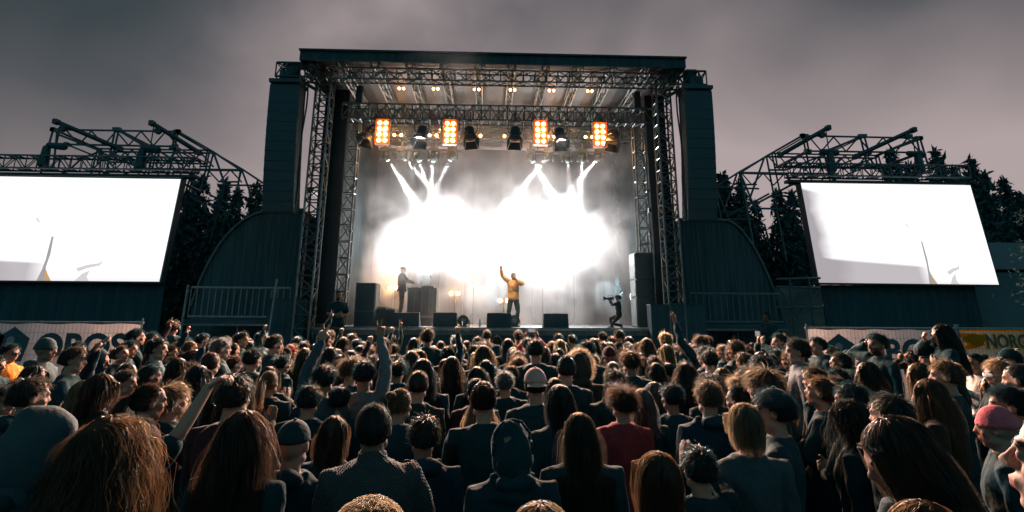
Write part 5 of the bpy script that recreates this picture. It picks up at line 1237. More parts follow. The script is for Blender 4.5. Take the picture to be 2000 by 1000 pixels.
# --- picture's left
c(18, 667, 27, 'short', 'black', 70, 'mh', 'orange', ('sunglasses', 'black'), lab='man in sunglasses and orange collar in profile at the picture edge, before the hexagon logo')
c(6, 690, 27, 'short', 'darkbrown', 65, 'mb', 'dark', lab='bearded man in profile below the man in the orange collar')
c(97, 657, 34, None, 'black', 62, 'mh', 'grey', ('beanie', 'grey'), lab='person in grey beanie and grey hooded jacket, before the first letter of the banner')
c(143, 672, 36, 'short', 'brown', 50, 'm', 'dark', lab='brown-haired man in profile under the second banner letter')
c(157, 664, 27, 'short', 'black', 40, 'fistdiag2', 'black', lab='man stretching a diagonal fist across the end of the banner')
c(190, 678, 42, None, 'black', 60, 'diag', 'navy', ('hood', 'navy'), lab='person in dark hood raising a denim-blue sleeve and fist above the banner end')
c(66, 706, 44, 'wavy', 'brown', 55, 'f2', 'navy', lab='woman with wavy brown hair in profile, holding her hands up under the hexagon logo', fem=1)
c(20, 748, 50, 'tousled', 'darkbrown', 70, 'm', 'dark', lab='man with tousled dark hair, big open-mouthed profile at the lower picture edge')
c(163, 733, 56, 'lob', 'blond', 58, 'fc', 'black', ('sunglasses_up', 'black'), lab='blonde woman in profile with sunglasses pushed up on her head', fem=1)
c(230, 671, 26, 'short', 'brown', 55, 'm', 'dark'); c(252, 661, 26, 'short', 'black', 50, 'm', 'black'); c(268, 638, 24, 'short', 'black', 20, 'm', 'black'); c(306, 645, 24, 'short', 'black', 25, 'm', 'black')
c(322, 655, 30, 'short', 'darkbrown', 50, 'm', 'dark'); c(300, 706, 36, 'short', 'black', 35, 'm2', 'black'); c(262, 705, 26, 'bob', 'auburn', 60, 'f', 'dark', fem=1); c(246, 716, 26, 'short', 'brown', 60, 'm', 'black')
c(341, 737, 38, 'long', 'blond', 60, 'f', 'black', lab='woman with long golden hair lit orange, below the big pointing bare arm', fem=1)
c(385, 683, 34, 'curly', 'darkblond', 10, 'f', 'dark', fem=1); c(372, 655, 22, 'short', 'black', 20, 'm', 'black'); c(392, 648, 20, 'short', 'black', 10, 'm', 'black')
c(413, 679, 33, 'wavy', 'darkblond', 15, 'f', 'dark', fem=1); c(416, 664, 24, 'short', 'brown', 30, 'm', 'black'); c(444, 656, 29, 'short', 'grey', 35, 'm', 'dark'); c(468, 645, 22, 'short', 'darkbrown', 70, 'm', 'black')
c(486, 663, 26, 'long', 'black', 10, 'fistR', 'black', lab='person punching a fist up in front of the pale slatted railing', fem=0)
c(512, 644, 22, 'short', 'black', 65, 'm', 'black'); c(534, 650, 26, 'short', 'darkbrown', 45, 'm', 'dark'); c(548, 664, 26, 'wavy', 'blond', 30, 'f', 'mustard', fem=1, lab='blonde woman with a bright yellow scarf over her shoulder, in the crowd below the railing')
c(496, 674, 32, 'short', 'black', 10, 'm2', 'black'); c(529, 684, 31, 'tousled', 'darkbrown', 20, 'm', 'dark'); c(455, 691, 30, 'short', 'auburn', 40, 'm', 'dark'); c(566, 671, 23, None, 'black', 30, 'm', 'dark', ('beanie', 'red'), lab='person in a red beanie in the middle of the crowd below the railing')
c(561, 689, 22, 'short', 'black', 30, 'm', 'black'); c(594, 674, 30, 'long', 'darkblond', -5, 'f', 'dark', fem=1); c(578, 668, 18, 'short', 'brown', 10, 'm', 'black'); c(598, 663, 19, 'short', 'brown', 0, 'm', 'black'); c(582, 654, 18, 'short', 'black', 0, 'm', 'black')
c(450, 724, 44, 'curly', 'darkbrown', 35, 'f', 'red', fem=1, lab='woman with curly dark hair and a folded red scarf, turned to the stage'); c(482, 730, 26, 'long', 'brown', 35, 'f', 'black', fem=1)
c(538, 717, 37, 'ponytail', 'blond', 5, 'f', 'black', fem=1, L=.34, lab='woman with a blond ponytail hanging down her black jacket'); c(500, 701, 38, None, 'black', 20, 'mh', 'dark', ('hood', 'dark'), lab='person in a dark hood just behind the blond ponytail')
c(629, 705, 44, 'short', 'black', 5, 'vL', 'grey', lab='dark-haired person with a grey sleeve stretched up in a V sign beside the guard'); c(640, 642, 20, 'short', 'brown', 0, 'm', 'black'); c(622, 668, 20, 'short', 'black', 0, 'm', 'black')
c(643, 644, 22, 'short', 'black', 20, 'vL', 'black', lab='small far person holding up two fingers beneath the folded-arm guard'); c(666, 654, 27, 'long', 'brown', 10, 'f', 'dark', fem=1); c(657, 677, 28, 'long', 'brown', 0, 'f', 'dark', fem=1); c(680, 674, 20, 'long', 'darkblond', 0, 'f', 'black', fem=1)
c(720, 697, 42, 'short', 'black', 0, 'vR', 'palegrey', lab='dark-haired person in a grey sweater holding a V sign beneath the side-fill speaker'); c(751, 694, 27, 'long', 'auburn', 0, 'f', 'dark', fem=1); c(752, 655, 30, 'bob', 'auburn', 10, 'f', 'dark', fem=1); c(684, 699, 25, 'tousled', 'grey', 0, 'm', 'dark')
c(776, 668, 22, 'short', 'darkbrown', 0, 'fistL', 'black', lab='person with a bare fist straight up in front of the black desk'); c(762, 652, 17, 'short', 'brown', 0, 'vR', 'dark', lab='far person with a raised V sign in front of the flight cases'); c(703, 658, 22, 'short', 'black', 0, 'm', 'black'); c(725, 660, 20, 'bob', 'darkbrown', 0, 'f', 'black', fem=1); c(690, 648, 19, 'short', 'brown', 0, 'm', 'black')
c(776, 750, 46, 'bun', 'blond', 15, 'f', 'dark', fem=1, lab='blond woman with pinned-up strands right behind the knitted sweater man')
c(752, 778, 68, 'buzz', 'darkbrown', 0, 'sweater', 'grey', near=1, lab='large man with shaved hair in a grey knitted sweater and scarf, back view')
c(575, 806, 60, None, 'black', 0, 'mh', 'black', ('cap', 'black'), lab='person in a black cap between the long reddish hair and the brown bob'); c(640, 802, 50, 'bob', 'auburn', 0, 'f', 'black', fem=1, lab='person with a reddish bob beside the knitted sweater man'); c(596, 742, 34, 'short', 'black', 0, 'm2', 'black'); c(668, 756, 40, 'short', 'black', 0, 'm', 'black')
# --- centre
c(838, 637, 24, 'short', 'brown', 0, 'm', 'dark'); c(812, 656, 28, 'bob', 'brown', 0, 'f', 'dark', fem=1); c(893, 651, 20, 'short', 'grey', 0, 'm', 'dark'); c(908, 661, 22, 'long', 'brown', 0, 'f', 'black', fem=1); c(930, 654, 20, 'short', 'darkbrown', 0, 'm', 'black')
c(957, 641, 17, 'buzz', 'darkbrown', 0, 'm', 'dark'); c(972, 653, 20, 'wavy', 'darkblond', 0, 'f', 'dark', fem=1); c(990, 657, 26, 'long', 'darkbrown', 0, 'f', 'black', fem=1); c(924, 669, 26, 'short', 'black', 0, 'm', 'black'); c(935, 683, 34, 'bob', 'brown', 0, 'f', 'dark', fem=1)
c(868, 672, 26, 'short', 'black', 0, 'fistR', 'black', lab='person thrusting a big bare fist up before the monitor wedge of the desk'); c(885, 690, 38, 'long', 'auburn', 0, 'f', 'black', fem=1); c(813, 682, 25, 'tousled', 'grey', 0, 'm', 'dark'); c(820, 709, 40, 'long', 'auburn', 0, 'f', 'black', fem=1); c(849, 671, 22, 'long', 'darkblond', 0, 'f', 'dark', fem=1)
c(940, 709, 42, 'wavy', 'darkbrown', 0, 'f', 'black', fem=1); c(990, 708, 24, 'short', 'brown', 0, 'm', 'dark'); c(995, 718, 38, 'short', 'grey', 0, 'm', 'black'); c(957, 735, 58, 'bun', 'auburn', 0, 'f', 'black', fem=1, lab='woman with auburn pinned-up hair and a curly bun in the middle of the crowd')
c(925, 770, 50, 'wavy', 'blond', 10, 'f', 'black', fem=1, near=1, lab='blonde woman half hidden behind long dark shining hair'); c(946, 766, 62, 'long', 'darkbrown', 5, 'f', 'black', fem=1, near=1, L=.6, lab='woman with long straight dark hair with silvery edges, back view')
c(1054, 713, 50, 'buzz', 'darkbrown', 0, 'm', 'dark', ('capback', 'pink'), near=1, Y=4.5, lab='man in a pink baseball cap worn backwards'); c(1098, 690, 37, 'buzz', 'black', 0, 'm2', 'black', lab='tall man with cropped dark head beside the fur-trimmed hood'); c(1130, 687, 58, None, 'black', 10, 'mh', 'brown', ('furhood', 'brown'), fur=1, lab='person in a big hood with a fluffy fur rim')
c(1054, 657, 32, 'short', 'darkbrown', 0, 'm', 'dark'); c(1030, 655, 22, 'short', 'black', 0, 'm', 'palegrey'); c(1008, 641, 18, 'short', 'brown', 0, 'm', 'dark'); c(1012, 671, 20, 'short', 'darkbrown', 0, 'm', 'black'); c(1013, 692, 28, 'tousled', 'ginger', 0, 'm', 'dark')
c(1044, 668, 22, 'short', 'auburn', 0, 'phoneup', 'red', lab='person in red filming with a phone held high in front of the singer'); c(1088, 648, 18, 'short', 'black', 0, 'm', 'black'); c(1097, 659, 27, 'bob', 'blond', 0, 'f', 'dark', fem=1); c(1090, 676, 18, 'short', 'black', 0, 'm', 'black'); c(1118, 650, 17, 'short', 'black', 0, 'm', 'black'); c(1140, 660, 30, 'short', 'black', 0, 'm2', 'black'); c(1126, 678, 26, 'short', 'brown', 0, 'm', 'dark')
c(1165, 658, 21, 'bob', 'auburn', 0, 'f', 'dark', fem=1); c(1190, 665, 25, 'wavy', 'darkblond', 0, 'f', 'dark', fem=1); c(1197, 673, 30, None, 'black', 0, 'm', 'black', ('cap', 'maroon'), lab='person in a dark red cap below the kneeling cameraman'); c(1150, 686, 28, 'short', 'grey', 0, 'm', 'dark'); c(1174, 645, 17, 'short', 'black', 0, 'm', 'black'); c(1206, 640, 18, 'short', 'black', 0, 'm', 'black'); c(1196, 654, 18, 'short', 'darkbrown', 0, 'm', 'dark')
c(1203, 749, 54, 'tousled', 'auburn', 0, 'm', 'red', near=1, lab='man with tousled reddish hair in a dark red top, back view'); c(1140, 793, 72, 'long', 'brown', 0, 'fc', 'dark', fem=1, near=1, L=.42, lab='woman with long brown hair over a dark jacket, near the camera'); c(1240, 750, 36, 'lob', 'grey', 0, 'f', 'black', fem=1)
c(1005, 808, 64, None, 'black', 0, 'mh', 'black', ('hood', 'black'), hp=1, lab='person in a black hood with headphones, almost lost in the dark, near the camera'); c(1278, 866, 84, 'bob', 'ginger', 0, 'fu', 'black', fem=1, near=1, L=.19, lab='person with a ginger bob bending the head, lowest before the picture edge'); c(1341, 858, 34, None, 'black', 0, 'skip', 'black')
c(1190, 714, 42, 'short', 'darkbrown', 0, 'm', 'black'); c(1448, 775, 92, 'bob', 'blond', 0, 'f', 'grey', fem=1, near=1, L=.13, lab='woman with a sleek blonde bob and bare neck in a grey shirt, near the camera')
c(1092, 952, 125, 'bob', 'darkblond', 0, 'm', 'black', near=1, Y=1.5, lab='top of a light brown tousled head cut by the lower picture edge'); c(715, 948, 120, 'curly', 'blond', 0, 'm', 'black', near=1, Y=1.5, hs=5, L=.18, lab='top of a blond curly head cut by the lower picture edge below the knitted sweater')
# --- right of centre
c(1225, 668, 22, 'short', 'black', 0, 'm', 'black'); c(1253, 655, 30, 'long', 'darkblond', -10, 'f', 'dark', fem=1); c(1297, 645, 22, 'short', 'blond', 0, 'm', 'dark'); c(1335, 658, 20, 'short', 'darkbrown', 0, 'm', 'dark'); c(1362, 650, 26, 'short', 'brown', -10, 'pointL', 'dark', lab='person pointing a bare arm up between the case block and the dark railing'); c(1305, 668, 32, 'bob', 'blond', -10, 'f', 'dark', fem=1)
c(1277, 690, 26, 'short', 'brown', 0, 'm', 'dark'); c(1248, 692, 33, 'long', 'brown', -10, 'f', 'black', fem=1); c(1273, 702, 28, 'long', 'brown', -10, 'f', 'black', fem=1); c(1305, 703, 32, 'bob', 'black', -5, 'f', 'black', fem=1); c(1380, 670, 30, 'short', 'black', -10, 'm', 'black'); c(1357, 662, 24, 'short', 'auburn', -40, 'm', 'dark'); c(1362, 677, 24, 'lob', 'blond', -30, 'f', 'dark', fem=1)
c(1430, 648, 13, 'short', 'black', 180, 'm', 'black', lab='small dark figure facing the camera in front of the dark railing'); c(1515, 647, 24, 'short', 'black', -65, 'phone', 'black', lab='man in profile holding up a small phone below the guard with headphones'); c(1423, 660, 28, 'short', 'brown', -20, 'm', 'dark'); c(1426, 674, 28, 'short', 'darkbrown', -15, 'm', 'black'); c(1453, 672, 24, 'short', 'auburn', -40, 'm', 'dark'); c(1482, 677, 30, 'bob', 'darkblond', -20, 'f', 'black', fem=1); c(1487, 688, 42, 'short', 'black', -10, 'm2', 'black')
c(1530, 655, 26, 'mop', 'darkblond', -20, 'm', 'grey'); c(1562, 656, 36, 'short', 'darkbrown', -60, 'fc', 'palegrey', lab='dark-haired man in a pale grey turtleneck sweater, turned in profile'); c(1592, 654, 26, 'short', 'black', -60, 'm', 'dark'); c(1536, 679, 30, 'long', 'darkblond', -20, 'f', 'black', fem=1); c(1380, 726, 50, 'tousled', 'darkbrown', -10, 'm', 'black'); c(1412, 712, 30, 'bob', 'darkblond', -20, 'f', 'dark', fem=1); c(1452, 711, 38, 'short', 'brown', -20, 'm', 'dark')
c(1478, 716, 56, 'bob', 'darkbrown', -20, 'f', 'black', fem=1); c(1436, 734, 52, 'tousled', 'blond', -25, 'm', 'dark'); c(1305, 742, 52, 'short', 'black', -15, 'm2', 'dark'); c(1283, 738, 34, 'bob', 'grey', -20, 'f', 'dark', fem=1); c(1506, 750, 68, 'short', 'black', -60, 'm', 'dark', ('cap', 'grey'), near=1, lab='man in a grey peaked cap, turned in profile, near the camera'); c(1588, 728, 48, 'short', 'ginger', -50, 'mu', 'dark')
c(1616, 671, 26, 'short', 'black', -40, 'm', 'dark'); c(1637, 683, 32, 'short', 'darkbrown', -50, 'm', 'dark'); c(1655, 681, 26, None, 'black', -60, 'm', 'black', ('cap', 'black'), lab='person in a black cap in profile below the hexagon logo by the bearded man'); c(1681, 660, 20, None, 'black', -75, 'mb', 'black', ('cap', 'black'), lab='man in a black cap with its peak across the face of the bearded man'); c(1700, 646, 30, 'short', 'black', -65, 'hh', 'black', lab='bearded man in profile with one hand raised behind his head, before the banner')
c(1675, 689, 26, 'short', 'brown', -60, 'm', 'dark'); c(1692, 699, 44, 'long', 'brown', -45, 'f', 'black', fem=1); c(1724, 689, 38, None, 'black', -60, 'reach', 'black', ('hood', 'black'), lab='person in a black hood reaching one arm sideways below the banner'); c(1781, 680, 28, 'bob', 'brown', -70, 'phone', 'brown', fem=1, lab='woman in profile with hands up at her forehead below the banner')
c(1817, 679, 30, None, 'black', -40, 'm', 'dark', ('beanie', 'dark'), lab='person in a striped dark beanie below the tall long-haired woman'); c(1832, 696, 46, 'short', 'darkblond', -40, 'm', 'black'); c(1798, 702, 46, 'long', 'darkblond', -50, 'f', 'dark', fem=1); c(1836, 721, 50, 'long', 'darkbrown', -35, 'f', 'black', fem=1, near=1); c(1816, 731, 60, 'long', 'darkblond', -40, 'f', 'brown', fem=1, near=1, L=.55, lab='woman with very long straight dark-blond hair sweeping down her back')
c(1600, 710, 40, 'short', 'brown', -30, 'm', 'dark'); c(1640, 714, 42, 'short', 'black', -40, 'm', 'black'); c(1618, 728, 44, 'short', 'brown', -40, 'm', 'dark'); c(1664, 738, 54, 'short', 'black', -35, 'm2', 'black'); c(1722, 757, 66, 'short', 'darkbrown', -30, 'm', 'black'); c(1645, 772, 48, 'curly', 'darkbrown', -40, 'f', 'black', fem=1)
c(1712, 790, 118, 'bob', 'brown', -50, 'fdown', 'black', fem=1, near=1, Y=2.05, lab='large brown-haired woman in profile bowing her head, near the camera', L=.30); c(1904, 685, 32, 'bun', 'black', -60, 'f2', 'white', fem=1, lab='dark-haired woman in white with her hands at her mouth below the NORGES banner')
c(1968, 674, 36, 'short', 'black', -50, 'm', 'black', ('cap', 'black'), lab='man in a black cap in front of the banner lettering at the picture edge'); c(1962, 696, 44, 'short', 'blond', -60, 'm', 'dark', ('sunglasses', 'white'), lab='short-haired blond person in white sunglasses below the NORGES banner'); c(1988, 716, 46, 'mop', 'darkblond', -60, 'm', 'dark'); c(1932, 724, 52, 'long', 'brown', -50, 'f', 'black', fem=1); c(1950, 744, 60, 'short', 'black', -50, 'm', 'dark', lab='dark-haired person in profile just above the pink-red beanie', near=1)
c(1944, 786, 52, None, 'black', -40, 'm', 'dark', ('beanie', 'pinkred'), near=1, lab='person in a pink-red knitted beanie beside the huge face at the picture edge'); c(1790, 952, 150, 'lob', 'ginger', -30, 'f', 'brown', fem=1, near=1, Y=1.5, lab='top of a golden-ginger head cut by the lower picture edge below the bowing woman')
c(1870, 700, 30, 'short', 'black', -30, 'm', 'black'); c(1560, 700, 34, 'short', 'black', -20, 'm2', 'black')

ZTOP = {'body': 1.748}
def head_top_z(px, py, Y): return at(px, py, Y).z
mk('fistdiag2', dict(R=((.46, .30, 1.78), (.2, -.3, -1), 'fist', (.8, .3, .6), (.1, 1, -.3))), seed=21, voxel=.0085)
mk('phoneup', 'phoneup', seed=22, voxel=.0085)
mk('fdown', 'fold', True, seed=23, headrot=(14, -24, 0), jpuff=.02)
mk('sweater', 'fold', seed=24, build=1.12, jpuff=.024, collar=.045, headrot=(0, 6))
# knitted sweater cloth: diamond knit
KN = bpy.data.materials.new('knit'); KN.use_nodes = True; nt = KN.node_tree; b = nt.nodes['Principled BSDF']; b.inputs['Roughness'].default_value = .95
tc_ = nt.nodes.new('ShaderNodeTexCoord'); w1 = nt.nodes.new('ShaderNodeTexWave'); w2 = nt.nodes.new('ShaderNodeTexWave'); m1 = nt.nodes.new('ShaderNodeMapping'); m2 = nt.nodes.new('ShaderNodeMapping')
m1.inputs['Rotation'].default_value = (0, R(48), 0); m2.inputs['Rotation'].default_value = (0, R(-48), 0)
for m_, w_ in ((m1, w1), (m2, w2)): nt.links.new(tc_.outputs['Object'], m_.inputs[0]); nt.links.new(m_.outputs[0], w_.inputs[0]); w_.inputs['Scale'].default_value = 34; w_.bands_direction = 'X'
mu_ = nt.nodes.new('ShaderNodeMath'); mu_.operation = 'MULTIPLY'; nt.links.new(w1.outputs['Fac'], mu_.inputs[0]); nt.links.new(w2.outputs['Fac'], mu_.inputs[1])
rp = nt.nodes.new('ShaderNodeValToRGB'); rp.color_ramp.elements[0].color = (.075, .085, .09, 1); rp.color_ramp.elements[0].position = .05; rp.color_ramp.elements[1].color = (.015, .035, .04, 1); rp.color_ramp.elements[1].position = .45; nt.links.new(mu_.outputs[0], rp.inputs[0]); nt.links.new(rp.outputs[0], b.inputs['Base Color'])
bp = nt.nodes.new('ShaderNodeBump'); bp.inputs['Distance'].default_value = .02; bp.invert = True; nt.links.new(mu_.outputs[0], bp.inputs['Height']); nt.links.new(bp.outputs[0], b.inputs['Normal'])

LMK = ((350, 'conifer-side screen'), (590, 'pale railing'), (760, 'side-fill speaker'), (900, 'black desk'), (1055, 'singer'), (1235, 'cameraman'), (1350, 'speaker stack'), (1560, 'dark railing'), (9999, 'marquee-side screen'))
HN = dict(black='black', darkbrown='dark-brown', brown='brown', auburn='auburn', ginger='ginger', darkblond='dark-blond', blond='blond', grey='grey')
SN = dict(short='short-haired', buzz='close-cropped', long='long-haired', wavy='wavy-haired', curly='curly-haired', ponytail='ponytailed', bun='bun-haired', topknot='topknotted', tousled='tousled', mop='mop-haired', bob='bob-haired', lob='long-bobbed')
placed = []; auto = {}
rc = random.Random(11)
def put(px, py, w, hair, col, turn, body, cloth, wear=None, lab=None, fem=0, near=0, L=None, Y=None, fur=0, hp=0, hs=None, filler=False):
    key = wear[0] if wear and wear[0] in Wd else hair
    if Y is None:
        Y = 1151 * Wd.get(key, .18) / w
        for _ in range(3):
            z = at(px, py, Y).z - .02
            if z < 1.56: Y *= max(.6, (HC - 1.58) / (HC - z))
            elif z > 1.93 and py > 630: Y *= 1.06
    z = at(px, py, Y).z - (.035 if hair not in ('buzz', None) else .02)
    if wear and wear[0] in ('hood', 'furhood', 'beanie', 'cap', 'capback'): z -= .012
    h = min(max(z, 1.5), 2.0); x = at(px, py, Y).x
    tries = 0                                   # keep bodies apart
    while tries < 14 and any((x - q[0]) ** 2 / .42 ** 2 + (Y - q[1]) ** 2 / .30 ** 2 < 1 for q in placed):
        Y += .06 if Y > 2.2 else .04; tries += 1; x = at(px, py, Y).x; z = at(px, py, Y).z - .035; h = min(max(z, 1.5), 2.0)
    placed.append((x, Y, px, py, w))
    rz = -math.atan2(-.3 - x, 18 - Y) - R(turn) + R(rc.uniform(-9, 9))
    if body == 'm' and rc.random() < .35: body = rc.choice(('m2', 'mh', 'mu'))
    if body == 'f' and rc.random() < .3: body = rc.choice(('f2', 'fc'))
    skin = 'tan' if rc.random() < .25 else 'fair'
    bb = BODY[body]; wr = [wear] if wear else []
    if fur: wr.append(('furtrim', 'fur'))
    if hp: wr.append(('headphones', 'black'))
    o = place(bb, x, Y, 0, h, rz, skin, hair, col, bool(near), KN if body == 'sweater' else cloth, rc.choice(('black', 'navy', 'denim')), wr, lab or '', tilt=R(rc.uniform(-1.5, 2.5)), hairseed=hs or rc.choice((1, 2)), L=L, roll=R(rc.uniform(-2, 2)))
    if not lab:
        lm = next(n_ for lim, n_ in LMK if px < lim); row = 'front-row' if py < 664 else ('mid-crowd' if py < 722 else 'near-row')
        base = '%s %s %s in %s, %s below the %s' % (HN[col], SN.get(hair, 'short-haired'), 'woman' if fem else 'man', {'palegrey': 'grey', 'pinkred': 'pink'}.get(cloth, cloth), row, lm)
        auto.setdefault(base, []).append((px, o))
    return o
for q_ in ((222, 808, 2.3), (480, 793, 2.8), (82, 797, 2.3), (262, 806, 3.05), (1362, 862, 2.95), (1838, 628, 6.6), (2078, 772, 1.35)):
    placed.append((at(*q_).x, q_[2], q_[0], q_[1], 60))
for a, k in sorted(C, key=lambda q: 'Y' not in q[1]):
    if a[6] == 'skip': continue
    k = dict(k); wear = a[8] if len(a) > 8 else None
    put(*a[:8], wear=wear, **k)
# fillers: the heads that close the gaps between those one can tell apart
nf = 0
for yy in np.arange(11.8, 2.6, -.46):
    for xx in np.arange(-1.02 * yy - 1, .95 * yy + 1, .46):
        x = xx + rc.uniform(-.15, .15); Y = yy + rc.uniform(-.15, .15)
        if any((x - q[0]) ** 2 / .40 ** 2 + (Y - q[1]) ** 2 / .34 ** 2 < 1 for q in placed): continue
        h = rc.uniform(1.52, 1.72); p = proj((x, Y, h + .03))
        if (p[0] < 300 or p[0] > 1570) and Y > 5.2: continue
        if not (-30 < p[0] < 2030) or (p[1] < 662 and rc.random() < .3) or nf > 185: continue
        if Y < 4.2 and rc.random() < .4: continue
        fem = rc.random() < .45; hair = rc.choice(('long', 'wavy', 'bob', 'ponytail', 'lob') if fem else ('short', 'short', 'tousled', 'buzz')); col = rc.choice(('black', 'darkbrown', 'darkbrown', 'brown', 'brown', 'darkblond', 'auburn'))
        put(p[0], p[1], 1151 * Wd[hair] / Y, hair, col, (35 if p[0] < 400 else (-25 if p[0] > 1400 else 0)) + rc.uniform(-12, 12), 'f' if fem else (rc.choice(('fistR', 'fistL', 'vR', 'pointL')) if (Y > 6 and rc.random() < (.16 if p[0] < 900 else .06)) else 'm'), rc.choice(('black', 'dark', 'black', 'navy', 'olive', 'maroon')), fem=int(fem), Y=Y, filler=True); nf += 1
ORD = ['leftmost', 'second from left', 'third from left', 'fourth from left', 'fifth from left', 'sixth from left', 'seventh from left', 'eighth from left', 'ninth from left']
for base, lst in auto.items():
    lst.sort(key=lambda q: q[0])
    for i, (px, o) in enumerate(lst): o['label'] = base if len(lst) == 1 else '%s, %s' % (base, 'rightmost' if i == len(lst) - 1 else ORD[i])
print('PEOPLE', len(placed), 'fillers', nf)
# ================================================================ NEAR AND SPECIAL PEOPLE
G0 = 'people in the crowd watching the concert'
def sp(B, px, py, Y, rz, lab, zfeet=None, h=None, grp=G0, **k):
    p = at(px, py, Y); hh = h if h else p.z - .03
    return place(B, p.x, Y, (p.z - .03 - hh) if h else 0, hh, rz, lab=lab, grp=grp, **k)
sp(BODY['f'], 222, 808, 2.3, R(-22), 'woman with very long curly orange-brown hair filling the lower picture corner beside the grey hood', hair='curly', haircol='ginger', near=True, jacket='black', L=.85, hscale=1.04, hairseed=3)
sp(BODY['fc'], 480, 793, 2.8, R(-12), 'woman with very long wavy reddish-brown hair, back view, near the camera', hair='wavy', haircol='auburn', near=True, jacket='black', L=.75, hscale=1.04, hairseed=4)
sp(BODY['mh'], 82, 797, 2.3, R(-25), 'person in a big soft dark grey hood drawn up, seen from behind', hair=None, jacket='dark', wear=[('hood', 'grey')], hscale=1.15)
# huge profile at the picture edge
BODY['big'] = build_person('rest', voxel=.006, seed=30, build=1.1, jpuff=.02, headrot=(-6, 14))
sp(BODY['big'], 2078, 772, 1.35, R(52), 'huge close face of a fair-haired man cut by the picture edge', hair='buzz', haircol='blond', near=True, jacket='black')
# the big bare arm and pointing hand near the camera
BODY['bigarm'] = build_person(dict(R=((.26, .26, 1.93), (.6, -.5, -.6), 'hold', (.55, .3, .45), (.2, .3, -1))), voxel=.006, sleeves=0, seed=31)
sp(BODY['bigarm'], 262, 806, 3.05, R(-30), 'person stretching a big bare forearm and pointing hand towards the stage', hair='short', haircol='darkbrown', near=True, jacket='black')
# praying hands person
BODY['pray'] = build_person(dict(R=((.03, .14, 1.60), (1, -.2, -.6), 'flat', (-.05, .1, 1), (-1, 0, 0)), L=((-.03, .14, 1.60), (-1, -.2, -.6), 'flat', (.05, .1, 1), (1, 0, 0))), seed=32, voxel=.0075)
sp(BODY['pray'], 1362, 862, 2.95, R(8), 'person with bare hands pressed together above the shoulder, between the ginger and blonde bobs', hair='short', haircol='black', jacket='black')
# woman raised above the crowd at the banner
BODY['tallw'] = build_person(dict(R=((.05, .17, 1.55), (1, -.3, -.6), 'hold', (-.4, .3, .8), (-.3, -1, 0)), L=((-.12, .12, 1.30), (-1, -.3, -.5), 'relax', (.4, .4, .5), (.3, -1, 0))), True, seed=33, voxel=.0085, headrot=(10, -6), jpuff=.03)
def step(x, Y, h, lab, w=.7):
    t = empty('flight_case', (x, Y, 0), label=lab, cat='case', group='cases people stand on'); P('case_body', Geo().box((x, Y, h / 2), (w, .6, h)), CAB, t); P('case_edge', Geo().box((x, Y - .302, h - .03), (w, .008, .03)).box((x, Y - .302, .04), (w, .008, .03)), EDGE, t)
p = at(1838, 628, 6.6)
sp(BODY['tallw'], 1838, 628, 6.6, R(62), 'woman with long dark hair and pale lit face, towering over the crowd', h=1.74, hair='long', haircol='darkbrown', near=True, jacket='black', L=.5)
step(p.x, 6.6, p.z - .03 - 1.74, 'black case under the towering long-haired woman')
# guards
gb = build_person('fold', seed=34, build=1.22, sleeves=0, beard=(.06, .05, .04), voxel=.009)
GY = 15.75; p = at(662, 569, GY)
place(gb, p.x, GY, p.z - 1.80, 1.80, R(180 + 25), 'tan', 'buzz', 'black', jacket='black', lab='burly guard in a black T-shirt with folded arms between the tower and the side-fill speaker', grp='security guards'); step(p.x, GY, p.z - 1.80, 'tall black case under the guard with folded arms', .9)
GY = 14.2; p = at(1497, 611, GY)
place(BODY['m2'], p.x, GY, p.z - 1.80, 1.80, R(115), 'deep', 'buzz', 'black', jacket='black', wear=[('headphones', 'black')], lab='dark-clothed guard with headphones standing above the crowd before the dark railing', grp='security guards'); step(p.x, GY, p.z - 1.80, 'black case under the guard with headphones')
GY = 11.0; p = at(341, 622, GY)
place(BODY['m'], p.x, GY, max(0, p.z - 1.84), 1.80, R(5), 'fair', 'short', 'darkblond', jacket='grey', wear=[('headphones', 'grey')], lab='person with a headset and grey top standing above the crowd beside the upright pole', grp='security guards')
step(p.x, GY, max(.06, p.z - 1.84), 'low black case under the person with the headset')
# ---------------------------------------------------------------- singer
SY = 17.9; p = at(1003, 533, SY)
lg = {1: (V(.09, 0, .88), V(.16, .10, .50), V(.20, .02, .09), V(.25, 1, 0)), -1: (V(-.09, 0, .88), V(-.15, .06, .49), V(-.10, -.14, .10), V(-.2, 1, 0))}
sb = build_person(dict(R=((.44, .10, 1.86), (1, -.3, -.4), 'point', (.05, .05, 1), (0, 1, 0)), L=((-.08, .19, 1.50), (-1, -.5, -.7), 'hold', (.6, .3, .5), (.2, .2, 1))), legpts=lg, voxel=.0085, seed=40, jpuff=.032, collar=.02, headrot=(12, 12, 0))
hs_ = p.z - ZD - .004
singer = place(sb, p.x, SY, ZD + .004, hs_, R(184), 'tan', 'buzz', 'brown', jacket='mustard', trousers='black', lab='singer in a mustard-yellow jacket with one arm raised and a microphone at his mouth', grp='performers on the stage', cat='singer')
g = Geo().tube([(-.085, .27, 1.515), (-.05, .20, 1.565)], [.012, .014], n=8).ell((-.038, .175, 1.582), (.024, .024, .027), 8)
o = link('microphone', g, BLACK, smooth=True); s_ = hs_ / 1.75
o.location = singer.location; o.rotation_euler = singer.rotation_euler; o.scale = (s_,) * 3; tag(o, 'black microphone held to the mouth of the singer', 'microphone')
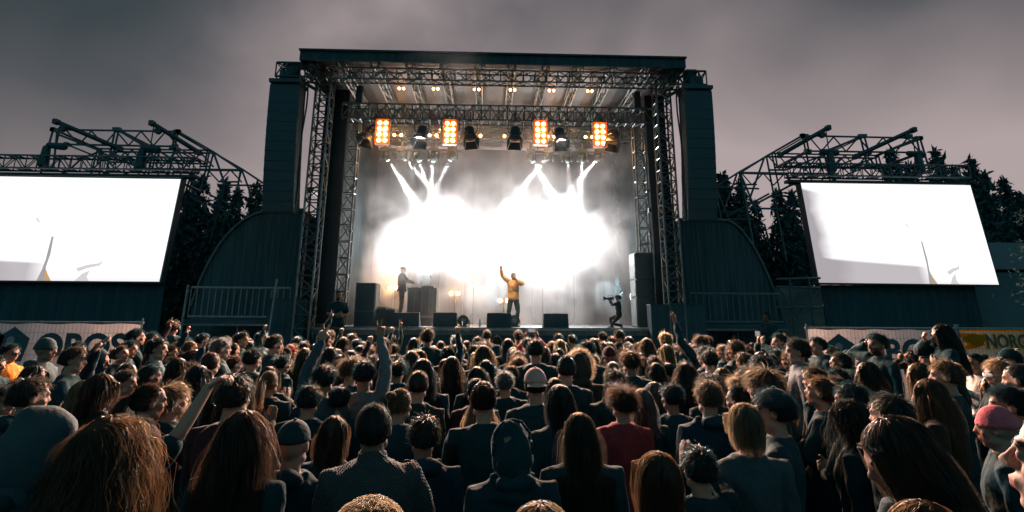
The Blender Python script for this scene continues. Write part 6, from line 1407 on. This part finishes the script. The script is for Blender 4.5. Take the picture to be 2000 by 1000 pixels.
# ---------------------------------------------------------------- disc jockey
DY = 19.75; p = at(787, 521, DY)
db = build_person(dict(R=((.16, .40, 1.16), (1, -.3, -.6), 'relax', (.1, 1, -.1), (0, 0, -1)), L=((-.14, .42, 1.20), (-1, -.3, -.6), 'relax', (.1, 1, -.1), (0, 0, -1))), seed=41, headrot=(0, -10), jpuff=.035, build=1.2)
place(db, p.x, DY, RZ + .004, p.z - RZ - .01, R(-78), 'fair', None, jacket='black', trousers='dark', wear=[('cap', 'black')], lab='disc jockey in a cap silhouetted behind the desk in white smoke', grp='performers on the stage', cat='disc jockey')
# ---------------------------------------------------------------- kneeling cameraman
KY = 16.75; p = at(1207, 576, KY)
lk = {1: (V(.09, 0, .88), V(.15, .36, .78), V(.14, .30, .46), V(0, 1, 0)), -1: (V(-.09, 0, .88), V(-.13, .30, .56), V(-.12, -.08, .50), V(0, -.6, -.8))}
kb = build_person(dict(R=((.07, .36, 1.50), (1, -.3, -.8), 'hold', (-.3, .4, .8), (-1, 0, 0)), L=((-.06, .30, 1.50), (-1, -.2, -.8), 'hold', (.3, .4, .8), (1, 0, 0))), legpts=lk, seed=42, voxel=.009, headrot=(0, -2), jpuff=.02)
ks = (p.z - ZD) / (1.78 - .41) * 1.75; cm_ = place(kb, p.x, KY, ZD - .41 * ks / 1.75 + .006, ks, R(80), 'fair', 'tousled', 'black', jacket='black', trousers='brown', lab='kneeling cameraman in black filming at the edge of the stage', grp='camera crew', cat='cameraman')
t = empty('video_camera', cm_.location, label='black video camera with lens hood held to the eye of the cameraman', cat='video camera'); t.rotation_euler = cm_.rotation_euler; t.scale = cm_.scale
link('camera_body', Geo().box((0, .29, 1.62), (.11, .2, .12)), CAB, t); link('lens', Geo().cyl((0, .46, 1.62), .045, .16, 16, 'Y').cyl((0, .58, 1.62), .07, .1, 16, 'Y', r2=.085), BLACK, t); link('handle', Geo().tube([(0, .22, 1.70), (0, .24, 1.76), (0, .42, 1.76), (0, .44, 1.68)], .014, n=6), BLACK, t); link('viewfinder', Geo().box((.07, .22, 1.65), (.05, .14, .05)), BLACK, t)
# ---------------------------------------------------------------- phones in the crowd
def held(o_, name, lab, zc, yc, emis=True, size=(.15, .012, .078)):
    t = empty(name, o_.location, label=lab, cat='phone', group='phones held up in the crowd'); t.rotation_euler = o_.rotation_euler; t.scale = o_.scale
    link('phone_body', Geo().box((0, yc, zc), size), CAB, t)
    link('phone_screen', Geo().box((0, yc - .008, zc), (size[0] * .9, .003, size[2] * .88)), mat('phone_picture', (.1, .1, .1), .3, emit=(.5, .5, .55), estr=.5), t)
for o_ in [q for q in bpy.data.objects if q.get('label')]:
    l = o_['label']
    if 'filming with a phone' in l: held(o_, 'phone', 'phone held high by the person in red', 2.00, .24)
    if 'holding up a small phone' in l: held(o_, 'phone', 'small phone held up below the guard with headphones', 1.74, .33)

# ================================================================ SMOKE
def smoke(name, x0, x1, y0, y1, z0, z1, blobs, dens, lab, base=0.0, nscale=.85, col=(.93, .92, .92), step=None):
    g = Geo().box(((x0 + x1) / 2, (y0 + y1) / 2, (z0 + z1) / 2), (x1 - x0, y1 - y0, z1 - z0))
    M = bpy.data.materials.new(name); M.use_nodes = True; nt = M.node_tree; nt.nodes.clear(); N = nt.nodes.new; L = nt.links.new
    out = N('ShaderNodeOutputMaterial'); pv = N('ShaderNodeVolumePrincipled'); L(pv.outputs[0], out.inputs['Volume']); pv.inputs['Color'].default_value = (*col, 1); pv.inputs['Anisotropy'].default_value = .4
    tc = N('ShaderNodeTexCoord'); nz = N('ShaderNodeTexNoise'); nz.inputs['Scale'].default_value = nscale; nz.inputs['Detail'].default_value = 3.5; nz.inputs['Distortion'].default_value = .6; L(tc.outputs['Object'], nz.inputs['Vector'])
    def mm(op, a, b=None, cl=False):
        n_ = N('ShaderNodeMath'); n_.operation = op; n_.use_clamp = cl
        for i, v in enumerate((a, b)):
            if v is None: continue
            if isinstance(v, (int, float)): n_.inputs[i].default_value = v
            else: L(v, n_.inputs[i])
        return n_.outputs[0]
    tot = None
    for (c_, r_, k_) in blobs:
        mp = N('ShaderNodeMapping'); mp.vector_type = 'POINT'; mp.inputs['Scale'].default_value = tuple(1 / q for q in r_); mp.inputs['Location'].default_value = tuple(-a / q for a, q in zip(c_, r_)); L(tc.outputs['Object'], mp.inputs[0])
        ln = N('ShaderNodeVectorMath'); ln.operation = 'LENGTH'; L(mp.outputs[0], ln.inputs[0])
        d = mm('MULTIPLY', mm('SUBTRACT', mm('ADD', 1.0, mm('MULTIPLY', mm('SUBTRACT', nz.outputs['Fac'], .5), 2.6)), ln.outputs['Value']), 1.15, True); d = mm('MULTIPLY', mm('POWER', d, 1.4), k_)
        tot = d if tot is None else mm('MAXIMUM', tot, d)
    den = mm('MULTIPLY', mm('ADD', tot, base), dens) if base else mm('MULTIPLY', tot, dens)
    L(den, pv.inputs['Density'])
    o = link(name, g, M); tag(o, lab, kind='stuff'); return o
bx = lambda px, py, Y: at(px, py, Y)
B = []
for px, py, rx, rz_, k in ((835, 485, 1.7, 1.15, 1), (1080, 485, 2.0, 1.2, 1), (960, 510, 2.4, .8, .5), (758, 490, 1.2, 1.9, .8), (1200, 480, 1.4, 2.0, .6), (930, 570, 3.0, .8, .35)):
    q = bx(px, py, 21.4); B.append(((q.x, 21.2, q.z), (rx * 1.25, 1.8, rz_ * 1.25), k))
B.append((((dl + dr) / 2, 21.4, 5.2), (8.0, 3.5, 7.0), .30))
q0 = bx(700, 640, 20.5); q1 = bx(1262, 300, 20.5)
smoke('stage_smoke', dl + .05, dr - .05, 15.8, YB - .25, ZD + .01, z_back + .5, B, .7, 'thick white smoke lit from inside filling the back of the stage', base=.012)
a = at(760, 60, 14.4); b = at(1010, 60, 14.4); c0 = at(850, 75, 14.2); c1 = at(905, 120, 14.2); c2 = at(790, 20, 14.2)
smoke('drifting_smoke', a.x - 1.5, b.x + .8, 13.3, 14.9, 7.6, 13.5, [((c0.x, 14.2, c0.z), (1.3, .8, 1.0), 1), ((c1.x, 14.2, c1.z), (.7, .7, .7), 1), ((c2.x, 14.2, c2.z), (1.6, .8, 1.2), .8)], .16, 'thin smoke drifting up over the stage roof edge', nscale=.8)
for o in bpy.data.objects:
    if o.parent is None and o.get('label'):
        k = len(str(o['label']).split())
        if k > 16 or k < 4: print('LABEL', k, o.name, o['label'])
